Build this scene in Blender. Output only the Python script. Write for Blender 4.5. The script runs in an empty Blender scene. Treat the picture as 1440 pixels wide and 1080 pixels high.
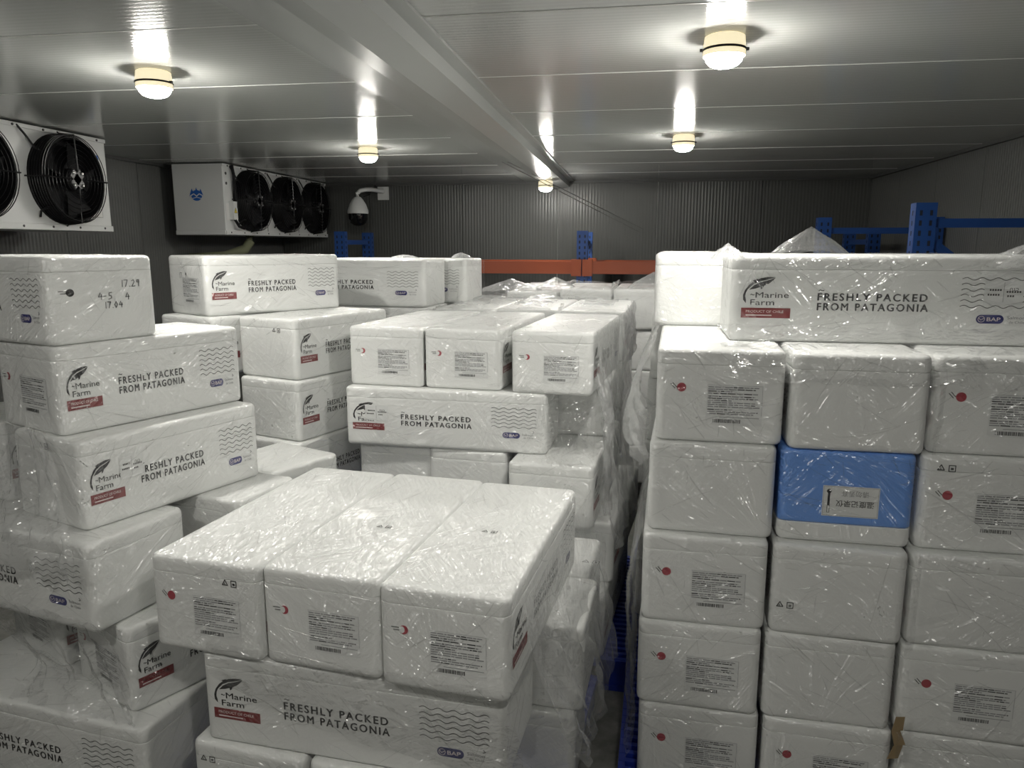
import bpy, bmesh, math, random
import numpy as np
from mathutils import Vector, Matrix, noise

random.seed(7)
R = math.radians
SC = bpy.context.scene
COL = SC.collection

# ------------------------------------------------------------------ camera, world, exposure
cam_d = bpy.data.cameras.new('camera')
cam = bpy.data.objects.new('camera', cam_d)
COL.objects.link(cam)
cam_d.sensor_fit = 'HORIZONTAL'
cam_d.sensor_width = 36.0
cam_d.lens = 36.0 * 1060 / 1440
cam_d.clip_start = 0.05
cam.location = (0, 0, 2.0)
cam.rotation_euler = (R(90 - 10.42), 0, R(9.1))
SC.camera = cam
wd = bpy.data.worlds.new('world')
SC.world = wd
wd.use_nodes = True
wd.node_tree.nodes['Background'].inputs[0].default_value = (0.5, 0.55, 0.6, 1)
wd.node_tree.nodes['Background'].inputs[1].default_value = 0.0
SC.view_settings.view_transform = 'Standard'
SC.view_settings.look = 'None'
SC.view_settings.gamma = 1.0
SC.view_settings.use_curve_mapping = False
SC.view_settings.exposure = 0.10
LAMP_STRENGTH = 400.0
try:
    SC.cycles.transparent_max_bounces = 16
    SC.cycles.max_bounces = 8
    SC.cycles.diffuse_bounces = 4
    SC.cycles.caustics_reflective = False
    SC.cycles.caustics_refractive = False
    SC.cycles.sample_clamp_indirect = 4.0
except Exception:
    pass

# ------------------------------------------------------------------ materials
def mat(name):
    m = bpy.data.materials.new(name)
    m.use_nodes = True
    nt = m.node_tree
    return m, nt, nt.nodes['Principled BSDF']

def plain(name, col, rough=0.5, metal=0.0, spec=0.5):
    m, nt, b = mat(name)
    b.inputs['Base Color'].default_value = (*col, 1)
    b.inputs['Roughness'].default_value = rough
    b.inputs['Metallic'].default_value = metal
    b.inputs['Specular IOR Level'].default_value = spec
    return m

def N(nt, t, **kw):
    n = nt.nodes.new(t)
    for k, v in kw.items():
        if k in n.inputs.keys():
            n.inputs[k].default_value = v
        else:
            setattr(n, k, v)
    return n

def math_node(nt, op, a, b=None, c=None):
    n = nt.nodes.new('ShaderNodeMath')
    n.operation = op
    for i, v in enumerate((a, b, c)):
        if v is None:
            continue
        if isinstance(v, (int, float)):
            n.inputs[i].default_value = v
        else:
            nt.links.new(v, n.inputs[i])
    return n.outputs[0]

def wrinkle_height(nt, fine=1.0):
    """Height field of clinging stretch film: taut diagonal pleats, fold lines, crumpled clusters."""
    tc = N(nt, 'ShaderNodeTexCoord')
    oi = N(nt, 'ShaderNodeObjectInfo')
    sc = N(nt, 'ShaderNodeVectorMath', operation='SCALE')
    cmb = N(nt, 'ShaderNodeCombineXYZ')
    for i, k in enumerate((37.0, 11.0, 23.0)):
        nt.links.new(math_node(nt, 'MULTIPLY', oi.outputs['Random'], k), cmb.inputs[i])
    add = N(nt, 'ShaderNodeVectorMath', operation='ADD')
    nt.links.new(tc.outputs['Object'], add.inputs[0])
    nt.links.new(cmb.outputs[0], add.inputs[1])
    vec = add.outputs[0]
    def mapped(rot, s):
        mp = N(nt, 'ShaderNodeMapping')
        mp.inputs['Rotation'].default_value = tuple(R(a) for a in rot)
        mp.inputs['Scale'].default_value = s
        nt.links.new(vec, mp.inputs['Vector'])
        return mp.outputs[0]
    # warp so that pleats curve
    nz = N(nt, 'ShaderNodeTexNoise', Scale=3.0, Detail=1.0)
    nt.links.new(vec, nz.inputs['Vector'])
    def pleats(rot, s, scale, detail):
        v = mapped(rot, s)
        mix = N(nt, 'ShaderNodeVectorMath', operation='MULTIPLY_ADD')
        nt.links.new(nz.outputs['Color'], mix.inputs[0])
        mix.inputs[1].default_value = (1.2, 1.2, 1.2)
        nt.links.new(v, mix.inputs[2])
        n = N(nt, 'ShaderNodeTexNoise', Scale=scale, Detail=detail, Roughness=0.5)
        nt.links.new(mix.outputs[0], n.inputs['Vector'])
        d = math_node(nt, 'ABSOLUTE', math_node(nt, 'SUBTRACT', n.outputs['Fac'], 0.5))
        return math_node(nt, 'POWER', math_node(nt, 'SUBTRACT', 1.0, math_node(nt, 'MULTIPLY', d, 2.0)), 9.0)
    p1 = pleats((25, 35, 30), (1.6, 9.0, 9.0), 1.6, 1.0)
    p2 = pleats((-20, -50, 65), (1.3, 8.0, 8.0), 2.2, 1.0)
    mk = N(nt, 'ShaderNodeTexNoise', Scale=4.5, Detail=2.0)
    nt.links.new(vec, mk.inputs['Vector'])
    ramp = N(nt, 'ShaderNodeMapRange')
    ramp.inputs[1].default_value = 0.46
    ramp.inputs[2].default_value = 0.66
    nt.links.new(mk.outputs['Fac'], ramp.inputs[0])
    vor = N(nt, 'ShaderNodeTexVoronoi', feature='DISTANCE_TO_EDGE', Scale=26.0)
    nt.links.new(mapped((10, 20, 40), (0.6, 1.2, 1.2)), vor.inputs['Vector'])
    cr = math_node(nt, 'SUBTRACT', 0.25, math_node(nt, 'MINIMUM', vor.outputs['Distance'], 0.25))
    cr = math_node(nt, 'MULTIPLY', math_node(nt, 'MULTIPLY', cr, ramp.outputs[0]), 1.3 * fine)
    inv = math_node(nt, 'SUBTRACT', 1.0, math_node(nt, 'MULTIPLY', ramp.outputs[0], 0.6))
    h = math_node(nt, 'ADD', math_node(nt, 'MULTIPLY', p1, inv), math_node(nt, 'MULTIPLY', p2, math_node(nt, 'MULTIPLY', ramp.outputs[0], 0.8)))
    return math_node(nt, 'ADD', h, cr)

def film_normal(nt, gain=1.0, bump=0.6, dist=0.012, boxed=True):
    """normal of clinging stretch film: long taut streaks along two diagonals, streaks fanning out of a corner and
    crumpled clusters under the rims. Every crease is a facet with a tilt of its own, so it glints for some lamps only.
    Returns the normal and a streak value for the haze of overlapping film layers"""
    tc = N(nt, 'ShaderNodeTexCoord')
    oi = N(nt, 'ShaderNodeObjectInfo')
    ge = N(nt, 'ShaderNodeNewGeometry')
    P = N(nt, 'ShaderNodeSeparateXYZ'); nt.links.new(tc.outputs['Object'], P.inputs[0])
    Q = N(nt, 'ShaderNodeSeparateXYZ'); nt.links.new(tc.outputs['Normal'], Q.inputs[0])
    fx = math_node(nt, 'GREATER_THAN', math_node(nt, 'ABSOLUTE', Q.outputs[0]), 0.72)
    fz = math_node(nt, 'GREATER_THAN', math_node(nt, 'ABSOLUTE', Q.outputs[2]), 0.72)
    # in-plane coordinates of the face: x faces (y, z), y faces (x, z), z faces (x, y)
    def lerp(a, b_, t):
        return math_node(nt, 'MULTIPLY_ADD', math_node(nt, 'SUBTRACT', b_, a), t, a)
    u = lerp(P.outputs[0], P.outputs[1], fx)
    v = lerp(P.outputs[2], P.outputs[1], fz)
    rnd = oi.outputs['Random']
    fid = math_node(nt, 'ADD', math_node(nt, 'MULTIPLY', fx, 3.1), math_node(nt, 'MULTIPLY', fz, 7.7))
    w = math_node(nt, 'ADD', math_node(nt, 'MULTIPLY', rnd, 61.0), fid)
    def comb(a, b_, c):
        n = N(nt, 'ShaderNodeCombineXYZ')
        for k, q in enumerate((a, b_, c)):
            if isinstance(q, (int, float)):
                n.inputs[k].default_value = q
            else:
                nt.links.new(q, n.inputs[k])
        return n.outputs[0]
    uvw = comb(u, v, w)
    wz = N(nt, 'ShaderNodeTexNoise', Scale=4.0, Detail=1.0)
    nt.links.new(uvw, wz.inputs['Vector'])
    W_ = N(nt, 'ShaderNodeSeparateXYZ'); nt.links.new(wz.outputs['Color'], W_.inputs[0])
    uu = math_node(nt, 'MULTIPLY_ADD', W_.outputs[0], 0.05, u)
    vv = math_node(nt, 'MULTIPLY_ADD', W_.outputs[1], 0.05, v)
    def mask(scale, lo, hi, off):
        n = N(nt, 'ShaderNodeTexNoise', Scale=scale, Detail=2.0)
        nt.links.new(comb(u, v, math_node(nt, 'ADD', w, off)), n.inputs['Vector'])
        r = N(nt, 'ShaderNodeMapRange'); r.inputs[1].default_value = lo; r.inputs[2].default_value = hi
        nt.links.new(n.outputs['Fac'], r.inputs[0])
        return r.outputs[0]
    def cells(a, b_, off):
        vo = N(nt, 'ShaderNodeTexVoronoi', feature='F1', Scale=1.0)
        vo.voronoi_dimensions = '2D'
        nt.links.new(comb(math_node(nt, 'ADD', a, math_node(nt, 'MULTIPLY', w, 1.37 + off)), math_node(nt, 'ADD', b_, math_node(nt, 'MULTIPLY', w, 2.11 - off)), 0.0), vo.inputs['Vector'])
        return vo.outputs['Color']
    def streak(deg, la, wb, off):
        c, sn = math.cos(R(deg)), math.sin(R(deg))
        a = math_node(nt, 'ADD', math_node(nt, 'MULTIPLY', uu, c * la), math_node(nt, 'MULTIPLY', vv, sn * la))
        b_ = math_node(nt, 'ADD', math_node(nt, 'MULTIPLY', uu, -sn * wb), math_node(nt, 'MULTIPLY', vv, c * wb))
        return cells(a, b_, off)
    cu = math_node(nt, 'SUBTRACT', math_node(nt, 'MULTIPLY', math_node(nt, 'FRACT', math_node(nt, 'MULTIPLY', rnd, 7.0)), 0.6), 0.3)
    cv = math_node(nt, 'MULTIPLY', math_node(nt, 'GREATER_THAN', math_node(nt, 'FRACT', math_node(nt, 'MULTIPLY', rnd, 13.0)), 0.5), 0.30)
    du, dv = math_node(nt, 'SUBTRACT', uu, cu), math_node(nt, 'SUBTRACT', vv, cv)
    rad = math_node(nt, 'SQRT', math_node(nt, 'ADD', math_node(nt, 'MULTIPLY', du, du), math_node(nt, 'MULTIPLY', dv, dv)))
    fan = cells(math_node(nt, 'MULTIPLY', rad, 9.0), math_node(nt, 'MULTIPLY', math_node(nt, 'ARCTAN2', dv, du), 42.0), 0.4)
    m1, m2, m3 = mask(4.0, 0.44, 0.56, 0.0), mask(4.5, 0.47, 0.58, 5.0), mask(5.5, 0.49, 0.60, 9.0)
    m4 = math_node(nt, 'MULTIPLY', mask(3.5, 0.46, 0.56, 14.0), math_node(nt, 'MULTIPLY_ADD', fz, -0.7, 1.0))
    flat = math_node(nt, 'MULTIPLY_ADD', fz, -0.42, 1.0)
    if boxed:   # film bunches along the upper rims of the boxes
        rim = N(nt, 'ShaderNodeMapRange'); rim.inputs[1].default_value = 0.19; rim.inputs[2].default_value = 0.27; rim.inputs[4].default_value = 1.0
        nt.links.new(P.outputs[2], rim.inputs[0])
        m3 = math_node(nt, 'MAXIMUM', m3, math_node(nt, 'MULTIPLY', rim.outputs[0], mask(5.0, 0.38, 0.50, 3.0)))
    s1 = streak(33, 9, 210, 0.0)
    s2 = streak(-52, 11, 230, 0.2)
    s3 = streak(18, 42, 170, 0.7)
    acc = ge.outputs['Normal']
    for col, amp, msk in ((s1, 1.05, m1), (s2, 1.05, m2), (fan, 1.05, m4), (s3, 1.2, m3)):
        sub = N(nt, 'ShaderNodeVectorMath', operation='SUBTRACT')
        nt.links.new(col, sub.inputs[0]); sub.inputs[1].default_value = (0.5, 0.5, 0.5)
        scl = N(nt, 'ShaderNodeVectorMath', operation='SCALE')
        nt.links.new(sub.outputs[0], scl.inputs[0])
        nt.links.new(math_node(nt, 'MULTIPLY', math_node(nt, 'MULTIPLY', msk, flat), amp * gain), scl.inputs['Scale'])
        a = N(nt, 'ShaderNodeVectorMath', operation='ADD')
        nt.links.new(acc, a.inputs[0]); nt.links.new(scl.outputs[0], a.inputs[1])
        acc = a.outputs[0]
    nn = N(nt, 'ShaderNodeVectorMath', operation='NORMALIZE')
    nt.links.new(acc, nn.inputs[0])
    hz = N(nt, 'ShaderNodeSeparateXYZ'); nt.links.new(s1, hz.inputs[0])
    hf = N(nt, 'ShaderNodeSeparateXYZ'); nt.links.new(fan, hf.inputs[0])
    haze = math_node(nt, 'ADD', math_node(nt, 'MULTIPLY', hz.outputs[0], m1), math_node(nt, 'MULTIPLY', hf.outputs[0], m4))
    out = nn.outputs[0]
    if bump:
        bp = N(nt, 'ShaderNodeBump', Strength=bump, Distance=dist)
        nt.links.new(wrinkle_height(nt), bp.inputs['Height'])
        nt.links.new(out, bp.inputs['Normal'])
        out = bp.outputs[0]
    return out, haze

def film_coat(nt, b, rough=0.29):
    nrm, haze = film_normal(nt, bump=0.25, dist=0.008)
    nt.links.new(nrm, b.inputs['Coat Normal'])
    b.inputs['Coat Weight'].default_value = 1.0
    b.inputs['Coat Roughness'].default_value = rough
    b.inputs['Coat IOR'].default_value = 1.95
    return haze

def wrapped(name, col, rough=0.7, grain=False):
    m, nt, b = mat(name)
    b.inputs['Base Color'].default_value = (*col, 1)
    b.inputs['Roughness'].default_value = rough
    b.inputs['Specular IOR Level'].default_value = 0.3
    haze = film_coat(nt, b)
    # doubled layers of the film are a little greyer than a single one
    mx = N(nt, 'ShaderNodeMix'); mx.data_type = 'RGBA'
    nt.links.new(math_node(nt, 'MULTIPLY', haze, 0.3), mx.inputs[0])
    mx.inputs[6].default_value = (*col, 1)
    mx.inputs[7].default_value = (*[0.86 * c + 0.14 * 0.35 for c in col], 1)
    nt.links.new(mx.outputs[2], b.inputs['Base Color'])
    if grain:
        tc = N(nt, 'ShaderNodeTexCoord')
        v = N(nt, 'ShaderNodeTexVoronoi', Scale=220.0)
        nt.links.new(tc.outputs['Object'], v.inputs['Vector'])
        bp = N(nt, 'ShaderNodeBump', Strength=0.15, Distance=0.002)
        nt.links.new(v.outputs['Distance'], bp.inputs['Height'])
        b2 = N(nt, 'ShaderNodeBump', Strength=0.08, Distance=0.004)
        nt.links.new(wrinkle_height(nt), b2.inputs['Height'])
        nt.links.new(bp.outputs[0], b2.inputs['Normal'])
        nt.links.new(b2.outputs[0], b.inputs['Normal'])
    return m

M = {}
M['foam'] = wrapped('white_foam', (0.80, 0.81, 0.795), 0.75, True)
M['blue_foam'] = wrapped('blue_foam', (0.15, 0.33, 0.80), 0.6, True)
M['ink'] = wrapped('black_ink', (0.012, 0.012, 0.014))
M['grey_ink'] = wrapped('grey_ink', (0.26, 0.26, 0.27))
M['red'] = wrapped('red_ink', (0.20, 0.018, 0.02))
M['crimson'] = wrapped('crimson_ink', (0.38, 0.045, 0.065))
M['navy'] = wrapped('navy_ink', (0.022, 0.025, 0.16))
M['paper'] = wrapped('sticker_paper', (0.74, 0.75, 0.74))
M['white_ink'] = wrapped('white_ink', (0.75, 0.68, 0.66))

def film_fresnel(nt, ior):
    # a film has air on both sides: the same reflectance from its front and its back
    fr = N(nt, 'ShaderNodeFresnel')
    ge = N(nt, 'ShaderNodeNewGeometry')
    nt.links.new(math_node(nt, 'MULTIPLY_ADD', ge.outputs['Backfacing'], 1.0 / ior - ior, ior), fr.inputs['IOR'])
    return fr

def film_material(name, milk=0.06, dist=0.006):
    m = bpy.data.materials.new(name)
    m.use_nodes = True
    nt = m.node_tree
    nt.nodes.remove(nt.nodes['Principled BSDF'])
    out = nt.nodes['Material Output']
    bp, _ = film_normal(nt, 0.8, 0.8, dist, False)
    tr = N(nt, 'ShaderNodeBsdfTransparent')
    tr.inputs[0].default_value = (0.995, 0.995, 0.995, 1)
    gl = N(nt, 'ShaderNodeBsdfGlossy', Roughness=0.2)
    nt.links.new(bp, gl.inputs['Normal'])
    df = N(nt, 'ShaderNodeBsdfDiffuse')
    df.inputs[0].default_value = (0.85, 0.86, 0.86, 1)
    tl = N(nt, 'ShaderNodeBsdfTranslucent')
    tl.inputs[0].default_value = (0.85, 0.86, 0.86, 1)
    m0 = N(nt, 'ShaderNodeMixShader')
    m0.inputs[0].default_value = 0.5
    nt.links.new(df.outputs[0], m0.inputs[1]); nt.links.new(tl.outputs[0], m0.inputs[2])
    m1 = N(nt, 'ShaderNodeMixShader')
    m1.inputs[0].default_value = milk
    nt.links.new(tr.outputs[0], m1.inputs[1]); nt.links.new(m0.outputs[0], m1.inputs[2])
    fr = film_fresnel(nt, 1.5)
    nt.links.new(bp, fr.inputs['Normal'])
    f2 = math_node(nt, 'MINIMUM', math_node(nt, 'ADD', math_node(nt, 'MULTIPLY', fr.outputs[0], 0.9), 0.02), 0.30)
    m2 = N(nt, 'ShaderNodeMixShader')
    nt.links.new(f2, m2.inputs[0])
    nt.links.new(m1.outputs[0], m2.inputs[1]); nt.links.new(gl.outputs[0], m2.inputs[2])
    nt.links.new(m2.outputs[0], out.inputs[0])
    return m
M['film'] = film_material('clear_stretch_film', 0.05, 0.012)
M['film_thick'] = film_material('gathered_stretch_film', 0.26, 0.012)

def crease_material():
    m = bpy.data.materials.new('film_crease')
    m.use_nodes = True
    nt = m.node_tree
    nt.nodes.remove(nt.nodes['Principled BSDF'])
    tr = N(nt, 'ShaderNodeBsdfTransparent')
    gl = N(nt, 'ShaderNodeBsdfGlossy', Roughness=0.28)
    b_ = N(nt, 'ShaderNodeMixShader')
    b_.inputs[0].default_value = 0.11
    nt.links.new(tr.outputs[0], b_.inputs[1]); nt.links.new(gl.outputs[0], b_.inputs[2])
    nt.links.new(b_.outputs[0], nt.nodes['Material Output'].inputs[0])
    return m
M['crease'] = crease_material()

def panel_material(name, col, axis, rough=0.32, period=0.028, strength=0.25):
    """painted sheet-steel sandwich panel with fine pressed ribs"""
    m, nt, b = mat(name)
    tc = N(nt, 'ShaderNodeTexCoord')
    sx = N(nt, 'ShaderNodeSeparateXYZ')
    nt.links.new(tc.outputs['Object'], sx.inputs[0])
    s = math_node(nt, 'SINE', math_node(nt, 'MULTIPLY', sx.outputs[axis], 2 * math.pi / period))
    nz = N(nt, 'ShaderNodeTexNoise', Scale=1.3, Detail=2.0)
    nt.links.new(tc.outputs['Object'], nz.inputs['Vector'])
    h = math_node(nt, 'ADD', s, math_node(nt, 'MULTIPLY', nz.outputs['Fac'], 1.2))
    bp = N(nt, 'ShaderNodeBump', Strength=strength, Distance=0.0025)
    nt.links.new(h, bp.inputs['Height'])
    nt.links.new(bp.outputs[0], b.inputs['Normal'])
    n2 = N(nt, 'ShaderNodeTexNoise', Scale=0.9, Detail=4.0)
    nt.links.new(tc.outputs['Object'], n2.inputs['Vector'])
    mr = N(nt, 'ShaderNodeMapRange')
    mr.inputs[3].default_value = rough - 0.03
    mr.inputs[4].default_value = rough + 0.05
    nt.links.new(n2.outputs['Fac'], mr.inputs[0])
    nt.links.new(mr.outputs[0], b.inputs['Roughness'])
    b.inputs['Base Color'].default_value = (*col, 1)
    b.inputs['Specular IOR Level'].default_value = 0.3
    return m
M['ceil'] = panel_material('ceiling_steel', (0.43, 0.44, 0.425), 1, 0.12, 0.030, 0.05)
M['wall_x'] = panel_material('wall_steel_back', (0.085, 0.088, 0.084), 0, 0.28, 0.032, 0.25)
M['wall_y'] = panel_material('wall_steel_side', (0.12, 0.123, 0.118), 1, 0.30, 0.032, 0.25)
M['trim'] = plain('trim_steel', (0.38, 0.39, 0.38), 0.25, 0.0, 0.6)
M['seam'] = plain('seam_sealant', (0.60, 0.61, 0.59), 0.4)
M['cove'] = plain('cove_steel', (0.07, 0.072, 0.07), 0.5)
M['white_metal'] = plain('white_painted_steel', (0.62, 0.63, 0.62), 0.35)
M['black'] = plain('black_plastic', (0.005, 0.005, 0.006), 0.6, 0.0, 0.2)
M['wire'] = plain('black_wire', (0.012, 0.012, 0.013), 0.3, 0.4)
M['hub'] = plain('grey_motor', (0.06, 0.06, 0.062), 0.35, 0.3)
M['steel'] = plain('bolt_steel', (0.6, 0.6, 0.6), 0.25, 0.9)
M['rack_blue'] = plain('rack_blue', (0.010, 0.052, 0.21), 0.4)
M['rack_orange'] = plain('rack_orange', (0.28, 0.052, 0.012), 0.45)
M['slot'] = plain('slot_dark', (0.004, 0.008, 0.02), 0.7)
M['pallet'] = plain('blue_plastic', (0.012, 0.035, 0.33), 0.4)
M['cream'] = plain('cream_plastic', (0.75, 0.68, 0.47), 0.4)
M['cream'].node_tree.nodes['Principled BSDF'].inputs['Emission Color'].default_value = (1.0, 0.88, 0.60, 1)
M['cream'].node_tree.nodes['Principled BSDF'].inputs['Emission Strength'].default_value = 0.75
M['dome'] = plain('dome_black', (0.004, 0.004, 0.005), 0.08, 0, 0.7)
M['khaki'] = plain('khaki_insulation', (0.16, 0.17, 0.10), 0.8)
M['emblem'] = plain('emblem_blue', (0.02, 0.11, 0.42), 0.5)
M['sticker'] = plain('sticker_white', (0.7, 0.7, 0.68), 0.5)
M['yellow'] = plain('warning_yellow', (0.75, 0.60, 0.03), 0.5)
M['tan'] = plain('kraft_tape', (0.30, 0.22, 0.12), 0.6)

m, nt, b = mat('concrete_floor')
tc = N(nt, 'ShaderNodeTexCoord')
nz = N(nt, 'ShaderNodeTexNoise', Scale=6.0, Detail=8.0, Roughness=0.65)
nt.links.new(tc.outputs['Object'], nz.inputs['Vector'])
rp = N(nt, 'ShaderNodeValToRGB')
rp.color_ramp.elements[0].position = 0.35
rp.color_ramp.elements[0].color = (0.13, 0.13, 0.12, 1)
rp.color_ramp.elements[1].position = 0.7
rp.color_ramp.elements[1].color = (0.30, 0.30, 0.275, 1)
nt.links.new(nz.outputs['Fac'], rp.inputs[0])
nt.links.new(rp.outputs[0], b.inputs['Base Color'])
b.inputs['Roughness'].default_value = 0.6
M['floor'] = m

def glow(name, col, s):
    m = bpy.data.materials.new(name)
    m.use_nodes = True
    b = m.node_tree.nodes['Principled BSDF']
    b.inputs['Base Color'].default_value = (0.9, 0.88, 0.8, 1)
    b.inputs['Emission Color'].default_value = (*col, 1)
    b.inputs['Emission Strength'].default_value = s
    return m
M['glow'] = glow('lamp_glow', (1.0, 0.97, 0.90), LAMP_STRENGTH)

# ------------------------------------------------------------------ mesh helpers
class MB:
    """collects polygons with material slots"""
    def __init__(self):
        self.v, self.f, self.m, self.mats = [], [], [], []
    def slot(self, m):
        if m not in self.mats:
            self.mats.append(m)
        return self.mats.index(m)
    def poly(self, pts, m):
        n = len(self.v)
        self.v.extend([tuple(p) for p in pts])
        self.f.append(tuple(range(n, n + len(pts))))
        self.m.append(self.slot(m))
    def geo(self, vs, fs, m):
        n = len(self.v)
        self.v.extend([tuple(p) for p in vs])
        s = self.slot(m)
        for f in fs:
            self.f.append(tuple(i + n for i in f))
            self.m.append(s)
    def box(self, c, d, m, rot=None):
        x, y, z = (k / 2 for k in d)
        vs = [Vector((sx * x, sy * y, sz * z)) for sx in (-1, 1) for sy in (-1, 1) for sz in (-1, 1)]
        if rot is not None:
            vs = [rot @ v for v in vs]
        vs = [v + Vector(c) for v in vs]
        self.geo(vs, [(0, 1, 3, 2), (4, 6, 7, 5), (0, 4, 5, 1), (2, 3, 7, 6), (0, 2, 6, 4), (1, 5, 7, 3)], m)
    def bar(self, a, b_, w, h, m):
        a, b_ = Vector(a), Vector(b_)
        d = b_ - a
        q = d.to_track_quat('X', 'Z').to_matrix()
        self.box((a + b_) / 2, (d.length, w, h), m, q)
    def tube(self, pts, r, m, n=8, closed=False):
        pts = [Vector(p) for p in pts]
        k = len(pts)
        vs = []
        up = Vector((0, 0, 1))
        for i, p in enumerate(pts):
            if closed:
                t = pts[(i + 1) % k] - pts[i - 1]
            else:
                t = pts[min(i + 1, k - 1)] - pts[max(i - 1, 0)]
            t.normalize()
            a = t.cross(up)
            if a.length < 0.05:
                a = t.cross(Vector((1, 0, 0)))
            a.normalize()
            c = a.cross(t)
            for j in range(n):
                an = 2 * math.pi * j / n
                vs.append(p + a * (r * math.cos(an)) + c * (r * math.sin(an)))
        fs = []
        for i in range(k if closed else k - 1):
            i2 = (i + 1) % k
            for j in range(n):
                j2 = (j + 1) % n
                fs.append((i * n + j, i2 * n + j, i2 * n + j2, i * n + j2))
        if not closed:
            fs.append(tuple(range(n)))
            fs.append(tuple(range((k - 1) * n, k * n))[::-1])
        self.geo(vs, fs, m)
    def lathe(self, prof, m, n=24, axis='Z', c=(0, 0, 0)):
        """prof: (radius, height) pairs, revolved about an axis through c"""
        vs = []
        for (r, h) in prof:
            for j in range(n):
                a = 2 * math.pi * j / n
                p = (r * math.cos(a), r * math.sin(a), h)
                if axis == 'X':
                    p = (h, r * math.cos(a), r * math.sin(a))
                vs.append(Vector(p) + Vector(c))
        fs = []
        for i in range(len(prof) - 1):
            for j in range(n):
                j2 = (j + 1) % n
                fs.append((i * n + j, i * n + j2, (i + 1) * n + j2, (i + 1) * n + j))
        fs.append(tuple(range(n))[::-1])
        fs.append(tuple(range((len(prof) - 1) * n, len(prof) * n)))
        self.geo(vs, fs, m)
    def mesh(self, name, smooth=False):
        me = bpy.data.meshes.new(name)
        me.from_pydata(self.v, [], self.f)
        for k in self.mats:
            me.materials.append(M[k])
        me.polygons.foreach_set('material_index', self.m)
        if smooth:
            me.polygons.foreach_set('use_smooth', [True] * len(self.f))
        me.update()
        return me

def obj(name, me, parent=None, smooth=False):
    if isinstance(me, MB):
        me = me.mesh(name, smooth)
    o = bpy.data.objects.new(name, me)
    COL.objects.link(o)
    if parent is not None:
        o.parent = parent
    return o

def smooth_by_angle(o, deg=35):
    me = o.data
    me.polygons.foreach_set('use_smooth', [True] * len(me.polygons))
    try:
        me.set_sharp_from_angle(angle=R(deg))
    except Exception:
        pass
    return o

def tag(o, label, cat, group=None, kind=None):
    o['label'] = label
    o['category'] = cat
    if group:
        o['group'] = group
    if kind:
        o['kind'] = kind
    return o

def empty(name, loc, rz=0.0):
    o = bpy.data.objects.new(name, None)
    o.empty_display_size = 0.1
    COL.objects.link(o)
    o.location = loc
    o.rotation_euler = (0, 0, rz)
    return o

def structure(name, mb, smooth=False):
    o = obj(name, mb, None, smooth)
    o['kind'] = 'structure'
    return o

# ------------------------------------------------------------------ room shell
XL, XR, YF, YB, ZC = -3.95, 2.31, -5.2, 8.2, 2.67
XB = -0.80          # the cover strip that joins the two ceiling halves

f = MB(); f.box(((XL + XR) / 2, (YF + YB) / 2, -0.05), (XR - XL + 0.4, YB - YF + 0.4, 0.1), 'floor')
structure('floor', f)

def panelled(name, mk, count, core):
    """a wall or ceiling: a core slab with separate sheet panels as parts, 6 mm joints"""
    o = structure(name, core)
    for i in range(count):
        p = obj('panel', mk(i), o)
    return o

# ceiling: panels run across the room, 1.0 m wide, in two halves
core = MB(); core.box(((XL + XR) / 2, (YF + YB) / 2, ZC + 0.08), (XR - XL + 0.4, YB - YF + 0.4, 0.1), 'seam')
ny = 16
pw = (YB - YF) / ny
def ceil_panel(i):
    half, k = divmod(i, ny)
    x0, x1 = (XL, XB) if half == 0 else (XB, XR)
    mb = MB()
    y0 = YF + k * pw
    mb.box(((x0 + x1) / 2, y0 + pw / 2, ZC + 0.015), (x1 - x0 - 0.004, pw - 0.007, 0.03), 'ceil')
    mb.box(((x0 + x1) / 2, y0 + pw - 0.006, ZC + 0.0015), (x1 - x0 - 0.004, 0.005, 0.006), 'seam')   # raised joint lip
    return mb
panelled('ceiling', ceil_panel, 2 * ny, core)

core = MB(); core.box(((XL + XR) / 2, YB + 0.08, ZC / 2), (XR - XL + 0.4, 0.1, ZC + 0.1), 'seam')
nx = 6
def back_panel(i):
    w = (XR - XL) / nx
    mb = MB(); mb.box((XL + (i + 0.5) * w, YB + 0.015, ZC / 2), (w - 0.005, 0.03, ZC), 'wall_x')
    return mb
panelled('wall_back', back_panel, nx, core)
for nm, X, s in (('wall_left', XL, -1), ('wall_right', XR, 1)):
    core = MB(); core.box((X + s * 0.08, (YF + YB) / 2, ZC / 2), (0.1, YB - YF, ZC + 0.1), 'seam')
    def side_panel(i, X=X, s=s):
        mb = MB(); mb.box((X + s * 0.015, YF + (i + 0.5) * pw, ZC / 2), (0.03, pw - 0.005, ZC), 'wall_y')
        return mb
    panelled(nm, side_panel, ny, core)
core = MB(); core.box(((XL + XR) / 2, YF - 0.05, ZC / 2), (XR - XL, 0.1, ZC + 0.1), 'wall_x')
structure('wall_front', core)

# ceiling cover strip: flat flange on the left, shallow box, narrow flange on the right
t = MB()
y0, y1 = YF, YB
prof = [(-0.36, 0.0), (-0.36, -0.006), (-0.105, -0.008), (-0.10, -0.075), (-0.02, -0.082), (0.10, -0.062), (0.105, -0.012), (0.155, -0.010), (0.155, 0.0)]
for (a, b_) in zip(prof, prof[1:]):
    t.poly([(XB + a[0], y0, ZC + a[1]), (XB + b_[0], y0, ZC + b_[1]), (XB + b_[0], y1, ZC + b_[1]), (XB + a[0], y1, ZC + a[1])], 'trim')
structure('trim_1', t)
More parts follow.
